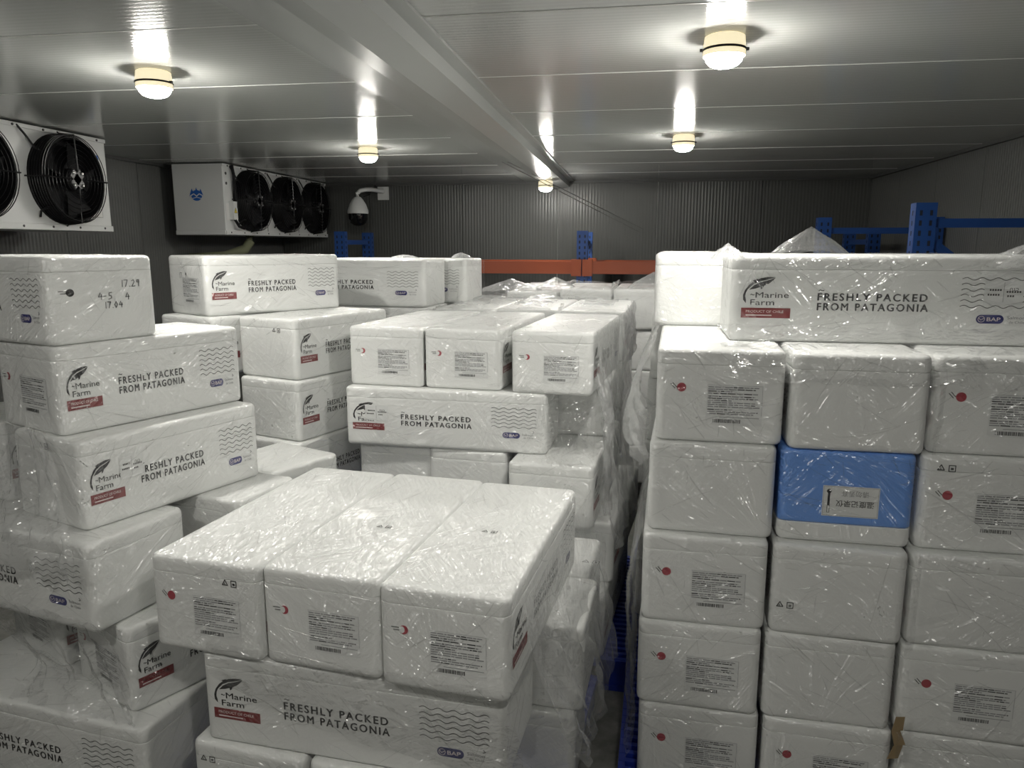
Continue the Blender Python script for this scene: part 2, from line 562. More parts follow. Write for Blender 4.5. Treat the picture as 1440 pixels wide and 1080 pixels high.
# cove strips where walls meet the ceiling
for i, (a, b_) in enumerate((((XL, YB), (XR, YB)), ((XR, YF), (XR, YB)), ((XL, YF), (XL, YB)))):
    t = MB()
    dx = 0.02 if a[0] == b_[0] == XL else (-0.02 if a[0] == b_[0] else 0)
    dy = -0.02 if a[1] == b_[1] else 0
    t.bar((a[0] + dx, a[1] + dy, ZC - 0.012), (b_[0] + dx, b_[1] + dy, ZC - 0.012), 0.03, 0.024, 'cove')
    structure('trim_%d' % (i + 2), t)

# ------------------------------------------------------------------ lamps
def make_lamp():
    root = empty('ceiling_lamp', (0, 0, 0))
    b_ = MB(); b_.lathe([(0.056, 0), (0.064, -0.004), (0.068, -0.040), (0.067, -0.064), (0.058, -0.066)], 'cream', 32)
    smooth_by_angle(obj('housing', b_, root))
    g = MB(); g.lathe([(0.052, -0.062), (0.059, -0.067), (0.057, -0.078), (0.046, -0.090), (0.028, -0.097), (0.008, -0.099)], 'glow', 32)
    smooth_by_angle(obj('diffuser', g, root), 60)
    w = MB()
    w.tube([(0.068 * math.cos(a), 0.068 * math.sin(a), -0.044) for a in [k * math.pi / 16 for k in range(32)]], 0.004, 'wire', 6, True)
    for s in (-1, 1):
        w.box((s * 0.072, 0, -0.043), (0.012, 0.010, 0.009), 'wire')
    obj('retaining_ring', w, root)
    return root
def clone(root, loc, rz=0.0):
    r = root.copy(); COL.objects.link(r)
    r.location = loc; r.rotation_euler = (0, 0, rz)
    for ch in root.children:
        c = ch.copy(); COL.objects.link(c); c.parent = r
        for g in ch.children:
            d = g.copy(); COL.objects.link(d); d.parent = c
    return r
lamp0 = make_lamp()
lamps = [
    ((0.27, 2.69, ZC), 'round glowing ceiling lamp above the tall wrapped stack with the blue box'),
    ((0.28, 4.97, ZC), 'round glowing ceiling lamp in the far half, in line above the aisle'),
    ((-1.88, 2.86, ZC), 'round glowing ceiling lamp near the cooler with the large single fan in view'),
    ((-1.86, 5.25, ZC), 'round glowing ceiling lamp next to the three-fan cooler and dome camera'),
    ((-0.83, 7.15, ZC - 0.082), 'small round lamp glowing under the far end of the ceiling strip'),
]
for i, (p, lb) in enumerate(lamps):
    o = lamp0 if i == 0 else clone(lamp0, p)
    o.location = p
    tag(o, lb, 'lamp', 'round ceiling lamps')
# lamps of the same rows behind the viewer light the front faces
for i, (x, y) in enumerate(((0.27, 0.4), (-1.88, 0.5), (-0.8, -2.6))):
    tag(clone(lamp0, (x, y, ZC)), ('round glowing ceiling lamp overhead the viewer, above the tall stack row', 'round glowing ceiling lamp overhead the viewer, on the row by the coolers', 'lone round glowing ceiling lamp far behind the viewer')[i], 'lamp', 'round ceiling lamps behind the viewer')

# ------------------------------------------------------------------ flat print helpers
_tc = {}
def text_geo(s, spacing=1.0, bold=0.0):
    """2-D triangles of a word at size 1 from the built-in font"""
    k = (s, spacing, bold)
    if k not in _tc:
        cu = bpy.data.curves.new('t', 'FONT')
        cu.body = s
        cu.size = 1.0
        cu.space_character = spacing
        cu.offset = bold
        cu.resolution_u = 3
        o = bpy.data.objects.new('t', cu)
        COL.objects.link(o)
        dg = bpy.context.evaluated_depsgraph_get()
        me = o.evaluated_get(dg).to_mesh()
        vs = [(v.co.x, v.co.y) for v in me.vertices]
        fs = [tuple(p.vertices) for p in me.polygons]
        o.evaluated_get(dg).to_mesh_clear()
        bpy.data.objects.remove(o)
        bpy.data.curves.remove(cu)
        xs = [v[0] for v in vs] or [0]; ys = [v[1] for v in vs] or [0]
        _tc[k] = (vs, fs, min(xs), max(xs), min(ys), max(ys))
    return _tc[k]

class Print(MB):
    """flat print in a face's own plane: x along the face, z up, y = outward offset"""
    def pl(self, pts, m, y=0.0):
        self.poly([(p[0], -y, p[1]) for p in pts], m)
    def rect(self, x0, z0, x1, z1, m, y=0.0):
        self.pl([(x0, z0), (x1, z0), (x1, z1), (x0, z1)], m, y)
    def text(self, s, x0, z0, m, width=None, cap=None, y=0.0, spacing=1.0, bold=0.0, flip=False):
        vs, fs, a, b_, c, d = text_geo(s, spacing, 0.0)
        sx = width / (b_ - a) if width else None
        sz = cap / max(1e-6, text_geo('H' if s.isascii() else s, 1.0, 0.0)[5]) if cap else None
        sx = sx or sz; sz = sz or sx
        pts = [((v[0] - a) * sx, v[1] * sz) for v in vs]
        if flip:
            w = (b_ - a) * sx
            pts = [(w - p[0], -p[1]) for p in pts]
        b = bold * (cap or 0.02) * 1.4
        for dx, dz in (((-b, 0), (0, b * 0.6), (b, 0), (0, -b * 0.6)) if bold else ((0, 0),)):
            self.geo([(x0 + dx + p[0], -y, z0 + dz + p[1]) for p in pts], fs, m)
    def stroke(self, pts, w, m, y=0.0):
        for p, q in zip(pts, pts[1:]):
            d = Vector((q[0] - p[0], q[1] - p[1]))
            if d.length < 1e-6:
                continue
            n = Vector((-d.y, d.x)).normalized() * w / 2
            e = d.normalized() * w * 0.3
            self.pl([(p[0] - e.x + n.x, p[1] - e.y + n.y), (p[0] - e.x - n.x, p[1] - e.y - n.y),
                     (q[0] + e.x - n.x, q[1] + e.y - n.y), (q[0] + e.x + n.x, q[1] + e.y + n.y)], m, y)
    def disc(self, x, z, r, m, y=0.0, n=24, sz=1.0):
        self.pl([(x + r * math.cos(2 * math.pi * k / n), z + sz * r * math.sin(2 * math.pi * k / n)) for k in range(n)], m, y)
    def ring(self, x, z, r, w, m, y=0.0, n=24, a0=0, a1=360):
        k = [R(a0 + (a1 - a0) * i / n) for i in range(n + 1)]
        for p, q in zip(k, k[1:]):
            self.pl([(x + (r + s * w / 2) * math.cos(t), z + (r + s * w / 2) * math.sin(t)) for t, s in ((p, -1), (q, -1), (q, 1), (p, 1))], m, y)

H0 = 0.305
def build_prints():
    P = {}
    # fish mark and two-line name; x from the left end of the long face, z below its top edge
    p = Print()
    def q(x, z):          # pixel table of the mark -> metres
        return ((x - 60) * 0.0007, -(z - 95) * 0.0007)
    body = [(265, 207), (228, 206), (195, 213), (168, 226), (145, 244), (126, 270), (117, 296), (118, 320), (132, 337),
            (132, 322), (128, 302), (132, 284), (146, 270)]
    belly = [(265, 207), (254, 222), (236, 238), (212, 251), (206, 262), (200, 265), (198, 256), (170, 264), (146, 270), (160, 250), (188, 236), (224, 226)]
    p.pl([q(*c) for c in [(265, 207), (228, 206), (195, 213), (168, 226), (145, 244), (126, 270), (138, 268), (162, 243), (192, 228), (228, 219)]], 'ink')
    p.pl([q(*c) for c in [(126, 270), (117, 296), (118, 320), (132, 337), (132, 322), (127, 302), (130, 285), (138, 268)]], 'ink')
    p.pl([q(*c) for c in [(265, 209), (254, 222), (236, 238), (208, 252), (174, 264), (144, 270), (166, 248), (194, 233), (230, 223)]], 'ink')
    p.pl([q(*c) for c in [(214, 248), (207, 262), (199, 267), (197, 254)]], 'ink')
    p.pl([q(*c) for c in [(186, 214), (158, 224), (166, 228), (178, 222)]], 'ink')
    p.text('~', 0.064, -0.149, 'ink', width=0.013, cap=0.024)
    p.text('Marine', 0.081, -0.150, 'ink', cap=0.0195, width=0.108, bold=0.004)
    p.text('Farm', 0.065, -0.176, 'ink', cap=0.0195, width=0.078, bold=0.004)
    P['brand_print'] = p.mesh('brand_print')
    p = Print()
    p.rect(0.036, -0.221, 0.197, -0.186, 'red')
    p.text('PRODUCT OF CHILE', 0.052, -0.2025, 'white_ink', width=0.123, cap=0.0085, y=0.0006, bold=0.012)
    p.rect(0.052, -0.2135, 0.137, -0.2095, 'white_ink', 0.0006)
    P['origin_banner'] = p.mesh('origin_banner')
    p = Print()
    p.text('FRESHLY PACKED', 0.282, -0.157, 'ink', width=0.340, cap=0.0245, spacing=1.28, bold=0.03)
    p.text('FROM PATAGONIA', 0.282, -0.191, 'ink', width=0.344, cap=0.0245, spacing=1.28, bold=0.03)
    p.text('~', 0.284, -0.131, 'ink', width=0.017, cap=0.022, bold=0.01)
    P['slogan_print'] = p.mesh('slogan_print')
    p = Print()
    for k in range(6):
        zz = -0.079 - 0.0185 * k
        p.stroke([(0.722 + 0.21 * i / 48, zz + 0.0042 * math.sin(i / 48 * 2 * math.pi * 4.5)) for i in range(49)], 0.0021, 'ink')
    P['wave_print'] = p.mesh('wave_print')
    p = Print()
    cx, cz, hw, hh = 0.815, -0.213, 0.041, 0.0145
    pts = [(cx + hw - hh + hh * math.cos(R(a)), cz + hh * math.sin(R(a))) for a in range(-90, 91, 15)]
    pts += [(cx - hw + hh + hh * math.cos(R(a)), cz + hh * math.sin(R(a))) for a in range(90, 271, 15)]
    p.pl(pts, 'navy')
    p.ring(cx - hw + 0.0155, cz, 0.0098, 0.0017, 'white_ink', 0.0006, 20)
    p.stroke([(cx - hw + 0.008, cz + 0.004), (cx - hw + 0.014, cz - 0.003), (cx - hw + 0.023, cz + 0.003)], 0.002, 'white_ink', 0.0006)
    p.text('BAP', cx - 0.009, cz - 0.0062, 'white_ink', width=0.040, cap=0.0125, y=0.0006, bold=0.02)
    P['certification_badge'] = p.mesh('certification_badge')
    p = Print()
    p.text('Salmon', 0.866, -0.212, 'grey_ink', width=0.052, cap=0.010)
    p.text('de Chile', 0.872, -0.2265, 'grey_ink', width=0.046, cap=0.0085)
    p.stroke([(0.915, -0.188), (0.921, -0.194), (0.914, -0.197)], 0.003, 'grey_ink')
    P['origin_print'] = p.mesh('origin_print')
    # shipping label of the end face: x from its left edge, z above the bottom
    p = Print()
    rnd = random.Random(3)
    p.rect(0.158, 0.062, 0.330, 0.193, 'paper')
    p.stroke([(0.160, 0.1905), (0.328, 0.1905), (0.328, 0.095)], 0.0008, 'grey_ink', 0.0004)
    zz = 0.186
    for k in range(13):
        x = 0.162
        end = (0.245 if k % 4 == 2 else 0.322) - rnd.random() * 0.02
        while x < end:
            w = 0.006 + rnd.random() * 0.022
            p.rect(x, zz - 0.0034, min(x + w, end), zz, 'grey_ink' if rnd.random() < 0.75 else 'ink', 0.0004)
            x += w + 0.0022
        zz -= 0.0068 if k not in (3, 9) else 0.0095
    p.rect(0.2, 0.0855, 0.322, 0.0875, 'grey_ink', 0.0004)
    x = 0.180
    while x < 0.265:
        w = 0.0007 + rnd.random() * 0.0026
        p.rect(x, 0.068, x + w, 0.080, 'ink', 0.0004)
        x += w + 0.0008 + rnd.random() * 0.0012
    P['shipping_label'] = p.mesh('shipping_label')
    for nm, mm in (('red', 'crimson'), ('black', 'ink')):
        p = Print()
        p.disc(0.079, 0.180, 0.0135, mm)
        if nm != 'red' or True:
            p.disc(0.0735, 0.180, 0.0085, 'foam' if nm == 'red' else 'ink', 0.0003, sz=1.2)
        p.rect(0.040, 0.1845, 0.064, 0.1868, 'ink')
        p.rect(0.046, 0.1765, 0.066, 0.1788, 'ink')
        P['moon_mark_' + nm] = p.mesh('moon_mark')
    p = Print()
    p.disc(0.079, 0.180, 0.0145, 'crimson')
    p.stroke([(0.045, 0.190), (0.058, 0.176)], 0.0022, 'ink'); p.stroke([(0.051, 0.194), (0.064, 0.180)], 0.0022, 'ink')
    P['dot_mark'] = p.mesh('dot_mark')
    # small recycling triangle and glass mark, centred on the origin
    p = Print()
    tri = [(0.011 * math.cos(R(a)) - 0.016, 0.011 * math.sin(R(a))) for a in (90, 210, 330, 90)]
    p.stroke(tri, 0.0028, 'ink')
    p.text('6', -0.0195, -0.005, 'ink', cap=0.008)
    p.stroke([(0.006, 0.010), (0.024, 0.010), (0.024, -0.009), (0.006, -0.009), (0.006, 0.010)], 0.0026, 'ink')
    p.rect(0.011, -0.004, 0.019, 0.003, 'ink')
    P['handling_mark'] = p.mesh('handling_mark')
    # pen writing
    p = Print()
    def pen(chars, x, z, s):
        G = {'1': [[(.2, 1), (.15, 0)]], '7': [[(0, 1), (.55, 1), (.2, 0)]], '.': [[(.1, .05), (.16, 0)]], '-': [[(0, .45), (.4, .5)]],
             '2': [[(0, .85), (.3, 1), (.45, .7), (0, 0), (.55, .05)]], '9': [[(.45, .9), (.15, 1), (.05, .65), (.4, .65), (.45, 1), (.35, 0)]],
             '4': [[(.3, 1), (0, .4), (.6, .45)], [(.45, .75), (.4, 0)]], '5': [[(.55, 1), (.15, .95), (.1, .55), (.4, .5), (.45, .15), (0, 0)]],
             '0': [[(.25, 1), (0, .5), (.2, 0), (.45, .5), (.25, 1)]]}
        for ch in chars:
            for st in G.get(ch, []):
                p.stroke([(x + a * s, z + b_ * s) for a, b_ in st], 0.0028, 'ink')
            x += s * (0.75 if ch not in '.1' else 0.45)
    pen('17.29', 0.262, 0.192, 0.024)
    pen('4-5', 0.175, 0.150, 0.024)
    pen('4', 0.275, 0.145, 0.024)
    pen('17.04', 0.195, 0.118, 0.022)
    P['pen_writing'] = p.mesh('pen_writing')
    p = Print(); pen('17.39', 0.13, 0.19, 0.026)
    P['pen_writing_small'] = p.mesh('pen_writing')
    # upside-down tally sticker stuck over the waves
    p = Print()
    p.rect(0.79, -0.165, 0.905, -0.085, 'paper', 0.0004)
    p.text('CTU', 0.864, -0.108, 'ink', cap=0.009, y=0.0008, flip=True, bold=0.01)
    for (a, b_, c) in ((0.805, -0.118, 0.03), (0.855, -0.124, 0.042), (0.80, -0.134, 0.035), (0.858, -0.138, 0.02)):
        x = a
        while x < a + c:
            p.rect(x, b_, x + 0.005, b_ + 0.006, 'ink', 0.0008); x += 0.0075
    p.stroke([(0.847, -0.09), (0.847, -0.155)], 0.0012, 'grey_ink', 0.0008)
    P['tally_sticker'] = p.mesh('tally_sticker')
    # recorder sign of the blue box: upside down because the box is
    p = Print()
    p.rect(-0.085, -0.05, 0.085, 0.05, 'paper')
    for (a, b_) in (((-0.082, -0.047), (0.082, -0.047)), ((0.082, -0.047), (0.082, 0.047)), ((0.082, 0.047), (-0.082, 0.047)), ((-0.082, 0.047), (-0.082, -0.047))):
        p.stroke([a, b_], 0.001, 'grey_ink', 0.0004)
    p.text('温度记录仪', -0.044, 0.002, 'ink', width=0.115, y=0.0006, flip=True, bold=0.008)
    p.text('请勿丢弃', -0.028, 0.034, 'grey_ink', width=0.082, y=0.0006, flip=True)
    p.disc(-0.066, 0.032, 0.0072, 'ink', 0.0006)
    p.rect(-0.0695, -0.015, -0.0625, 0.032, 'ink', 0.0006)
    p.stroke([(-0.0695, -0.015), (-0.0695, -0.038), (-0.0625, -0.038), (-0.0625, -0.015)], 0.0014, 'ink', 0.0006)
    P['recorder_sign'] = p.mesh('recorder_sign')
    return P
PR = build_prints()

# ------------------------------------------------------------------ foam boxes
def ring_pts(hx, hy, r, inset):
    hx -= inset; hy -= inset
    r = max(0.004, r - inset)
    pts = []
    for (cx, cy, a0) in ((hx - r, hy - r, 0), (-hx + r, hy - r, 90), (-hx + r, -hy + r, 180), (hx - r, -hy + r, 270)):
        arc = [(cx + r * math.cos(R(a0 + 22.5 * k)), cy + r * math.sin(R(a0 + 22.5 * k))) for k in range(5)]
        d = 0.012
        pre = (arc[0][0] - d * math.sin(R(a0 + 0)) * 1, arc[0][1] - d * math.cos(R(a0)))
        post = (arc[-1][0] - d * math.cos(R(a0)) , arc[-1][1] - d * math.sin(R(a0)))
        pre = (arc[0][0] + d * math.sin(R(a0)), arc[0][1] - d * math.cos(R(a0)))
        post = (arc[-1][0] - d * math.cos(R(a0)), arc[-1][1] - d * math.sin(R(a0)))
        pts += [pre] + arc + [post]
    return pts

def rounded_block(L, W, z0, z1, m, r=0.028, top=0.014, bot=0.014, wob=None):
    mb = MB()
    def lv(a):  # quarter-round profile
        return [(a * (1 - math.cos(R(t))), a * (1 - math.sin(R(t)))) for t in (90, 60, 30, 0)]
    prof = []
    prof.append((bot + 0.012, z0))
    for (h, i) in [(bot * (1 - math.cos(R(t))), bot * (1 - math.sin(R(t)))) for t in (0, 30, 60, 90)]:
        prof.append((i, z0 + h))
    prof.append((0, z0 + bot + 0.01))
    prof.append((0, z1 - top - 0.01))
    for (h, i) in [(top * (1 - math.cos(R(t))), top * (1 - math.sin(R(t)))) for t in (90, 60, 30, 0)]:
        prof.append((i, z1 - h))
    prof.append((top + 0.012, z1))
    vs, n = [], None
    for (i, z) in prof:
        pts = ring_pts(L / 2, W / 2, r, i)
        n = len(pts)
        vs += [(x, y, z) for x, y in pts]
    fs = []
    for k in range(len(prof) - 1):
        for j in range(n):
            j2 = (j + 1) % n
            fs.append((k * n + j, k * n + j2, (k + 1) * n + j2, (k + 1) * n + j))
    fs.append(tuple(range(n))[::-1])
    fs.append(tuple(range((len(prof) - 1) * n, len(prof) * n)))
    mb.geo(vs, fs, m)
    return mb

_bm = {}
def box_meshes(L, W, H, blue=False):
    k = (round(L, 3), round(W, 3), round(H, 3), blue)
    if k not in _bm:
        if blue:
            a = rounded_block(L, W, 0.066, H, 'blue_foam', top=0.02, bot=0.005)
            b_ = rounded_block(L * 1.002, W * 1.004, 0.0, 0.065, 'foam', top=0.003, bot=0.02)
        else:
            a = rounded_block(L, W, 0.0, H - 0.0505, 'foam', top=0.0015, bot=0.016)
            b_ = rounded_block(L, W, H - 0.050, H, 'foam', top=0.016, bot=0.0015)
        _bm[k] = (a.mesh('foam_box_body', True), b_.mesh('foam_box_lid', True))
    return _bm[k]

BOXES = []      # (stack, centre, rotation, L, W, z, H) of every box, for the film
def add_print(root, key, name, face, L, W, H, dz=0.0, dx=0.0, label=None):
    """hang a flat print on one face of a box"""
    o = obj(name, PR[key], root)
    e = 0.0012
    if face in ('front', 'back'):
        s = L / 0.98
        o.scale = (s, 1, H / H0)
        if face == 'front':
            o.location = (-L / 2 + dx, -W / 2 - e, H + dz)
        else:
            o.rotation_euler = (0, 0, math.pi)
            o.location = (L / 2, W / 2 + e, H)
    elif face == 'near':        # the -x end; its left edge is at +y
        o.rotation_euler = (0, 0, -math.pi / 2)
        o.location = (-L / 2 - e, W / 2 + dx, dz)
        o.scale = (W / 0.395, 1, H / H0)
    elif face == 'far':         # the +x end
        o.rotation_euler = (0, 0, math.pi / 2)
        o.location = (L / 2 + e, -W / 2 + dx, dz)
        o.scale = (W / 0.395, 1, H / H0)
    elif face == 'top':
        o.rotation_euler = (-math.pi / 2, 0, -math.pi / 2)
        o.location = (dx, dz, H + e)
    if name == 'pen_writing':
        o['kind'] = 'stuff'
    if label:
        o['label'] = label
    return o

SIDE = (('brand_print', 'brand_print'), ('origin_banner', 'origin_banner'), ('slogan_print', 'slogan_print'),
        ('wave_print', 'wave_print'), ('certification_badge', 'certification_badge'), ('origin_print', 'origin_print'))

def foam_box(stack, x, y, z, ang, label, group, L=0.98, W=0.395, H=H0, prints='f', extra=(), anchor=(-1, -1), blue=False, tilt=0.0):
    """anchor: which bottom corner (sign of local x, y) stands at x, y; ang = direction of the long side"""
    a = R(ang)
    lx, ly = anchor[0] * L / 2, anchor[1] * W / 2
    cx = x - (lx * math.cos(a) - ly * math.sin(a))
    cy = y - (lx * math.sin(a) + ly * math.cos(a))
    root = empty('foam_box', (cx, cy, z), a)
    tag(root, label, 'box', group)
    bm_, lm_ = box_meshes(L, W, H, blue)
    bo = obj('body', bm_, root)
    if blue:
        bo['label'] = 'blue body of the upturned box'
        lo = obj('lid', lm_, root); lo['label'] = 'white lid facing down'
    else:
        obj('lid', lm_, root)
    for c in prints:
        if c in 'fb':
            for key, nm in SIDE:
                add_print(root, key, nm, 'front' if c == 'f' else 'back', L, W, H)
        elif c == 'm':
            add_print(root, 'moon_mark_red', 'moon_mark', 'near', L, W, H); add_print(root, 'shipping_label', 'shipping_label', 'near', L, W, H)
        elif c == 'd':
            add_print(root, 'dot_mark', 'dot_mark', 'near', L, W, H); add_print(root, 'shipping_label', 'shipping_label', 'near', L, W, H)
    for e in extra:
        add_print(root, *e[:3], L, W, H, *e[3:])
    BOXES.append((stack, (cx, cy), a, L, W, z, H))
    return root

class Frame:
    def __init__(s, x, y, ang):
        s.x, s.y, s.a = x, y, R(ang); s.deg = ang
    def at(s, u, v):
        c, n = math.cos(s.a), math.sin(s.a)
        return (s.x + u * c - v * n, s.y + u * n + v * c)
    def end(s, st, u, v, z, label, group, d=0.0, **k):      # end face to the front; u, v = its front left corner
        x, y = s.at(u, v)
        k.setdefault('prints', 'fbm')
        return foam_box(st, x, y, z, s.deg + 90 + d, label, group, anchor=(-1, 1), **k)
    def side(s, st, u, v, z, label, group, d=0.0, **k):     # long face to the front; u, v = its front left corner
        x, y = s.at(u, v)
        k.setdefault('prints', 'fb')
        return foam_box(st, x, y, z, s.deg + d, label, group, anchor=(-1, -1), **k)

MK = 'handling_mark'
PZ = 0.15
def lev(k, H=H0):
    return PZ + k * H

# front pallet: three layers
F = Frame(-1.455, 1.985, -7.0)
g = 'boxes on the low front pallet'
for i, (u, lb) in enumerate(((0.0, 'white foam box with full red dot on its end, top row, low front pallet'),
                             (0.388, 'white foam box in the middle of the top row on the low front pallet'),
                             (0.776, 'white foam box at the aisle end of the top row on the low front pallet'))):
    ex = [(MK, MK, 'top', -0.40 + 0.02 * i, 0.10 - 0.14 * i)] if i else [(MK, MK, 'near', 0.245, -0.29)]
    if i == 2:
        ex += [(MK, MK, 'top', 0.36, -0.08)]
    F.end('front', u, (0.0, 0.012, 0.0)[i], lev(2), lb, g, d=(-0.3, 0.2, 0.7)[i], prints='fbd' if i == 0 else 'fbm', extra=ex, W=0.383)
F.side('front', 0.155, 0.01, lev(1), 'white printed foam box, long side forward, under the top row of the low front pallet', g, d=2.5)
F.side('front', 0.30, 0.42, lev(1), 'white foam box jutting into the aisle from the middle layer of the low front pallet', g, d=3, prints='')
F.side('front', 0.24, 0.83, lev(1), 'white foam box at the rear of the low front pallet, middle layer', g, d=2)
F.end('front', 0.11, -0.01, lev(0), 'white foam box at the bottom of the front pallet below the printed fish mark', g, extra=[(MK, MK, 'near', 0.25, -0.06)], d=1)
F.end('front', 0.52, 0.0, lev(0), 'white foam box at the bottom of the front pallet below the printed slogan', g, d=1)
F.side('front', 0.93, 0.42, lev(0), 'short white foam box at floor level by the aisle, low front pallet', g, L=0.33, d=5, prints='')

# centre pallet behind it: five layers
C = Frame(-1.385, 3.53, -6.0)
g = 'boxes on the centre pallet'
hc = 0.292
for u, v, lb in ((0.0, 0.0, 'white foam box farthest from the aisle of three label ends on the centre pallet'),
                 (0.395, 0.01, 'white foam box in the middle of the three label ends on the centre pallet'),
                 (0.835, -0.005, 'white foam box on the centre pallet top beside the aisle, after the dark gap')):
    C.end('centre', u, v, lev(4, hc), lb, g, H=hc, W=0.385)
C.side('centre', 0.0, -0.06, lev(3, hc), 'white printed foam box, long side forward, under the three label ends on the centre pallet', g, H=hc, d=3, L=1.01,
       extra=[('tally_sticker', 'tally_sticker', 'front', -0.005, -0.71)])
C.side('centre', 0.27, 0.36, lev(3, hc), 'white foam box jutting toward the aisle behind the printed one on the centre pallet', g, H=hc, d=3, prints='')
for u, v, lb in ((0.035, 0.0, 'white foam box in the third layer of the centre pallet, by the leaning wrapped stack'),
                 (0.42, -0.02, 'white foam box in the middle of the third layer on the centre pallet'),
                 (0.86, -0.16, 'white foam box pushed forward at the aisle corner, third layer of the centre pallet')):
    C.end('centre', u, v, lev(2, hc), lb, g, H=hc, prints='fb')
C.end('centre', 0.945, -0.05, lev(1, hc), 'white foam box leaning out over the aisle, fourth layer down on the centre pallet', g, H=hc, d=-1, prints='fb')
C.end('centre', 0.93, -0.22, lev(0, hc), 'white foam box on the blue pallet at the aisle, lowest layer of the centre pallet', g, H=hc, prints='fb')

# leaning stack at the left: six layers, corner toward the viewer
g = 'boxes in the leaning corner stack'
foam_box('corner', -1.86, 2.16, lev(5), -20, 'white foam box on top of the leaning corner stack, pen numbers on its end', g, anchor=(1, -1), L=0.74, H=0.29,
         extra=[('moon_mark_black', 'moon_mark', 'far'), ('pen_writing', 'pen_writing', 'far')])
foam_box('corner', -1.865, 2.17, lev(4), 67, 'white printed foam box second from the top of the leaning corner stack', g, L=0.73, prints='fbm')
foam_box('corner', -1.765, 2.11, lev(3), 69, 'white printed foam box third from the top of the corner stack, sticker beside its slogan', g, L=0.74, prints='fb',
         extra=[('tally_sticker', 'tally_sticker', 'front', 0.005, -0.46), (MK, MK, 'near', 0.27, -0.2)])
foam_box('corner', -1.68, 2.01, lev(2), -13, 'white foam box fourth from the top of the leaning corner stack, waves at its corner', g, anchor=(1, -1), prints='fb')
foam_box('corner', -1.61, 2.05, lev(1), 62, 'white foam box second from the bottom of the corner stack, fish mark showing', g, L=0.74, prints='fbm')
foam_box('corner', -1.525, 1.975, lev(0), -8, 'white printed foam box at the foot of the leaning corner stack', g, anchor=(1, -1), prints='fb')
foam_box('corner', -2.26, 2.33, lev(3), 69, 'white foam box at the picture edge behind the crumpled film of the corner stack', g, L=0.74, prints='fb')
foam_box('corner', -2.05, 2.26, lev(1), 64, 'white foam box with a red smear behind film, second layer up beside the corner stack', g, L=0.74, prints='fbm')
foam_box('corner', -1.43, 2.47, lev(2), 76, 'plain white foam box end wedged between the corner stack and the front pallet', g, anchor=(-1, -1), L=0.34, prints='')
foam_box('second', -1.495, 2.855, lev(2), 66, 'plain white foam box behind the corner stack, below the column of fish marks', g, anchor=(-1, -1), L=0.4, H=0.29, prints='')

# second stack of the left row
g = 'boxes in the stack between the corner stack and the centre pallet'
ang = 70
for k, lb in ((4, 'white printed foam box on top between the corner stack and the centre pallet'),
              (3, 'white printed foam box, second one down between the corner stack and the centre pallet'),
              (2, 'white printed foam box, third one down between the corner stack and the centre pallet')):
    foam_box('second', -1.60 + 0.01 * (4 - k), 3.40 - 0.03 * (4 - k), lev(k, 0.30), ang + (0, 1, 2)[4 - k], lb, g, L=0.71, H=0.30, prints='fb',
             extra=[(MK, MK, 'near', 0.24, -0.27)] if k == 4 else [])
foam_box('second', -2.05, 3.43, lev(4, 0.30), ang, 'white foam box under the upper printed one, seen past the corner stack', g, L=0.80, H=0.30)
foam_box('second', -2.08, 3.45, lev(5, 0.30), 58, 'white printed foam box alone on top, pen number above its label end', g, L=0.80, H=0.30, prints='fb',
         extra=[('shipping_label', 'shipping_label', 'near'), ('pen_writing_small', 'pen_writing', 'near')])

# third stack of the left row: two long boxes, one behind the other
g = 'boxes on the far left stack'
T = Frame(-2.28, 4.75, -5)
T.side('third', 0.0, 0.0, 1.61, 'white printed foam box highest on the stack in front of the dome camera', g, H=0.30)
T.side('third', 0.06, 0.42, 1.61, 'white foam box behind the highest printed one, reaching furthest toward the orange beam', g, H=0.30, L=1.06)
T.side('third', 0.02, 0.02, 1.31, 'white foam box under the highest printed box near the dome camera', g, H=0.30, L=0.97)

# pallets behind the centre pallet
g = 'boxes behind the centre pallet'
S = Frame(-1.24, 4.62, -3)
for u, lb in ((0.0, 'white foam box behind the centre pallet, under the slope of the far left stack'),
              (0.40, 'white foam box behind the centre pallet, middle one of its flat film-covered top'),
              (0.80, 'white foam box behind the centre pallet, along the aisle side of its flat top')):
    S.end('rear', u, 0.0, 1.31, lb, g, H=0.30, prints='fb')
S2 = Frame(-0.98, 5.85, -2)
for u, z, lb in ((0.0, 1.345, 'white foam box in the furthest pile under the orange beam, beside the dark gap'),
              (0.42, 1.37, 'white foam box in the furthest pile, in front of the blue post'),
              (0.83, 1.37, 'white foam box in the furthest pile under the orange beam, nearest the aisle')):
    S2.end('furthest', u, 0.0, z, lb, g, H=0.30, prints='')
foam_box('furthest', -1.62, 6.0, 1.27, 5, 'white foam box low beside the dark gap under the orange beam', g, L=0.6, H=0.30, prints='')

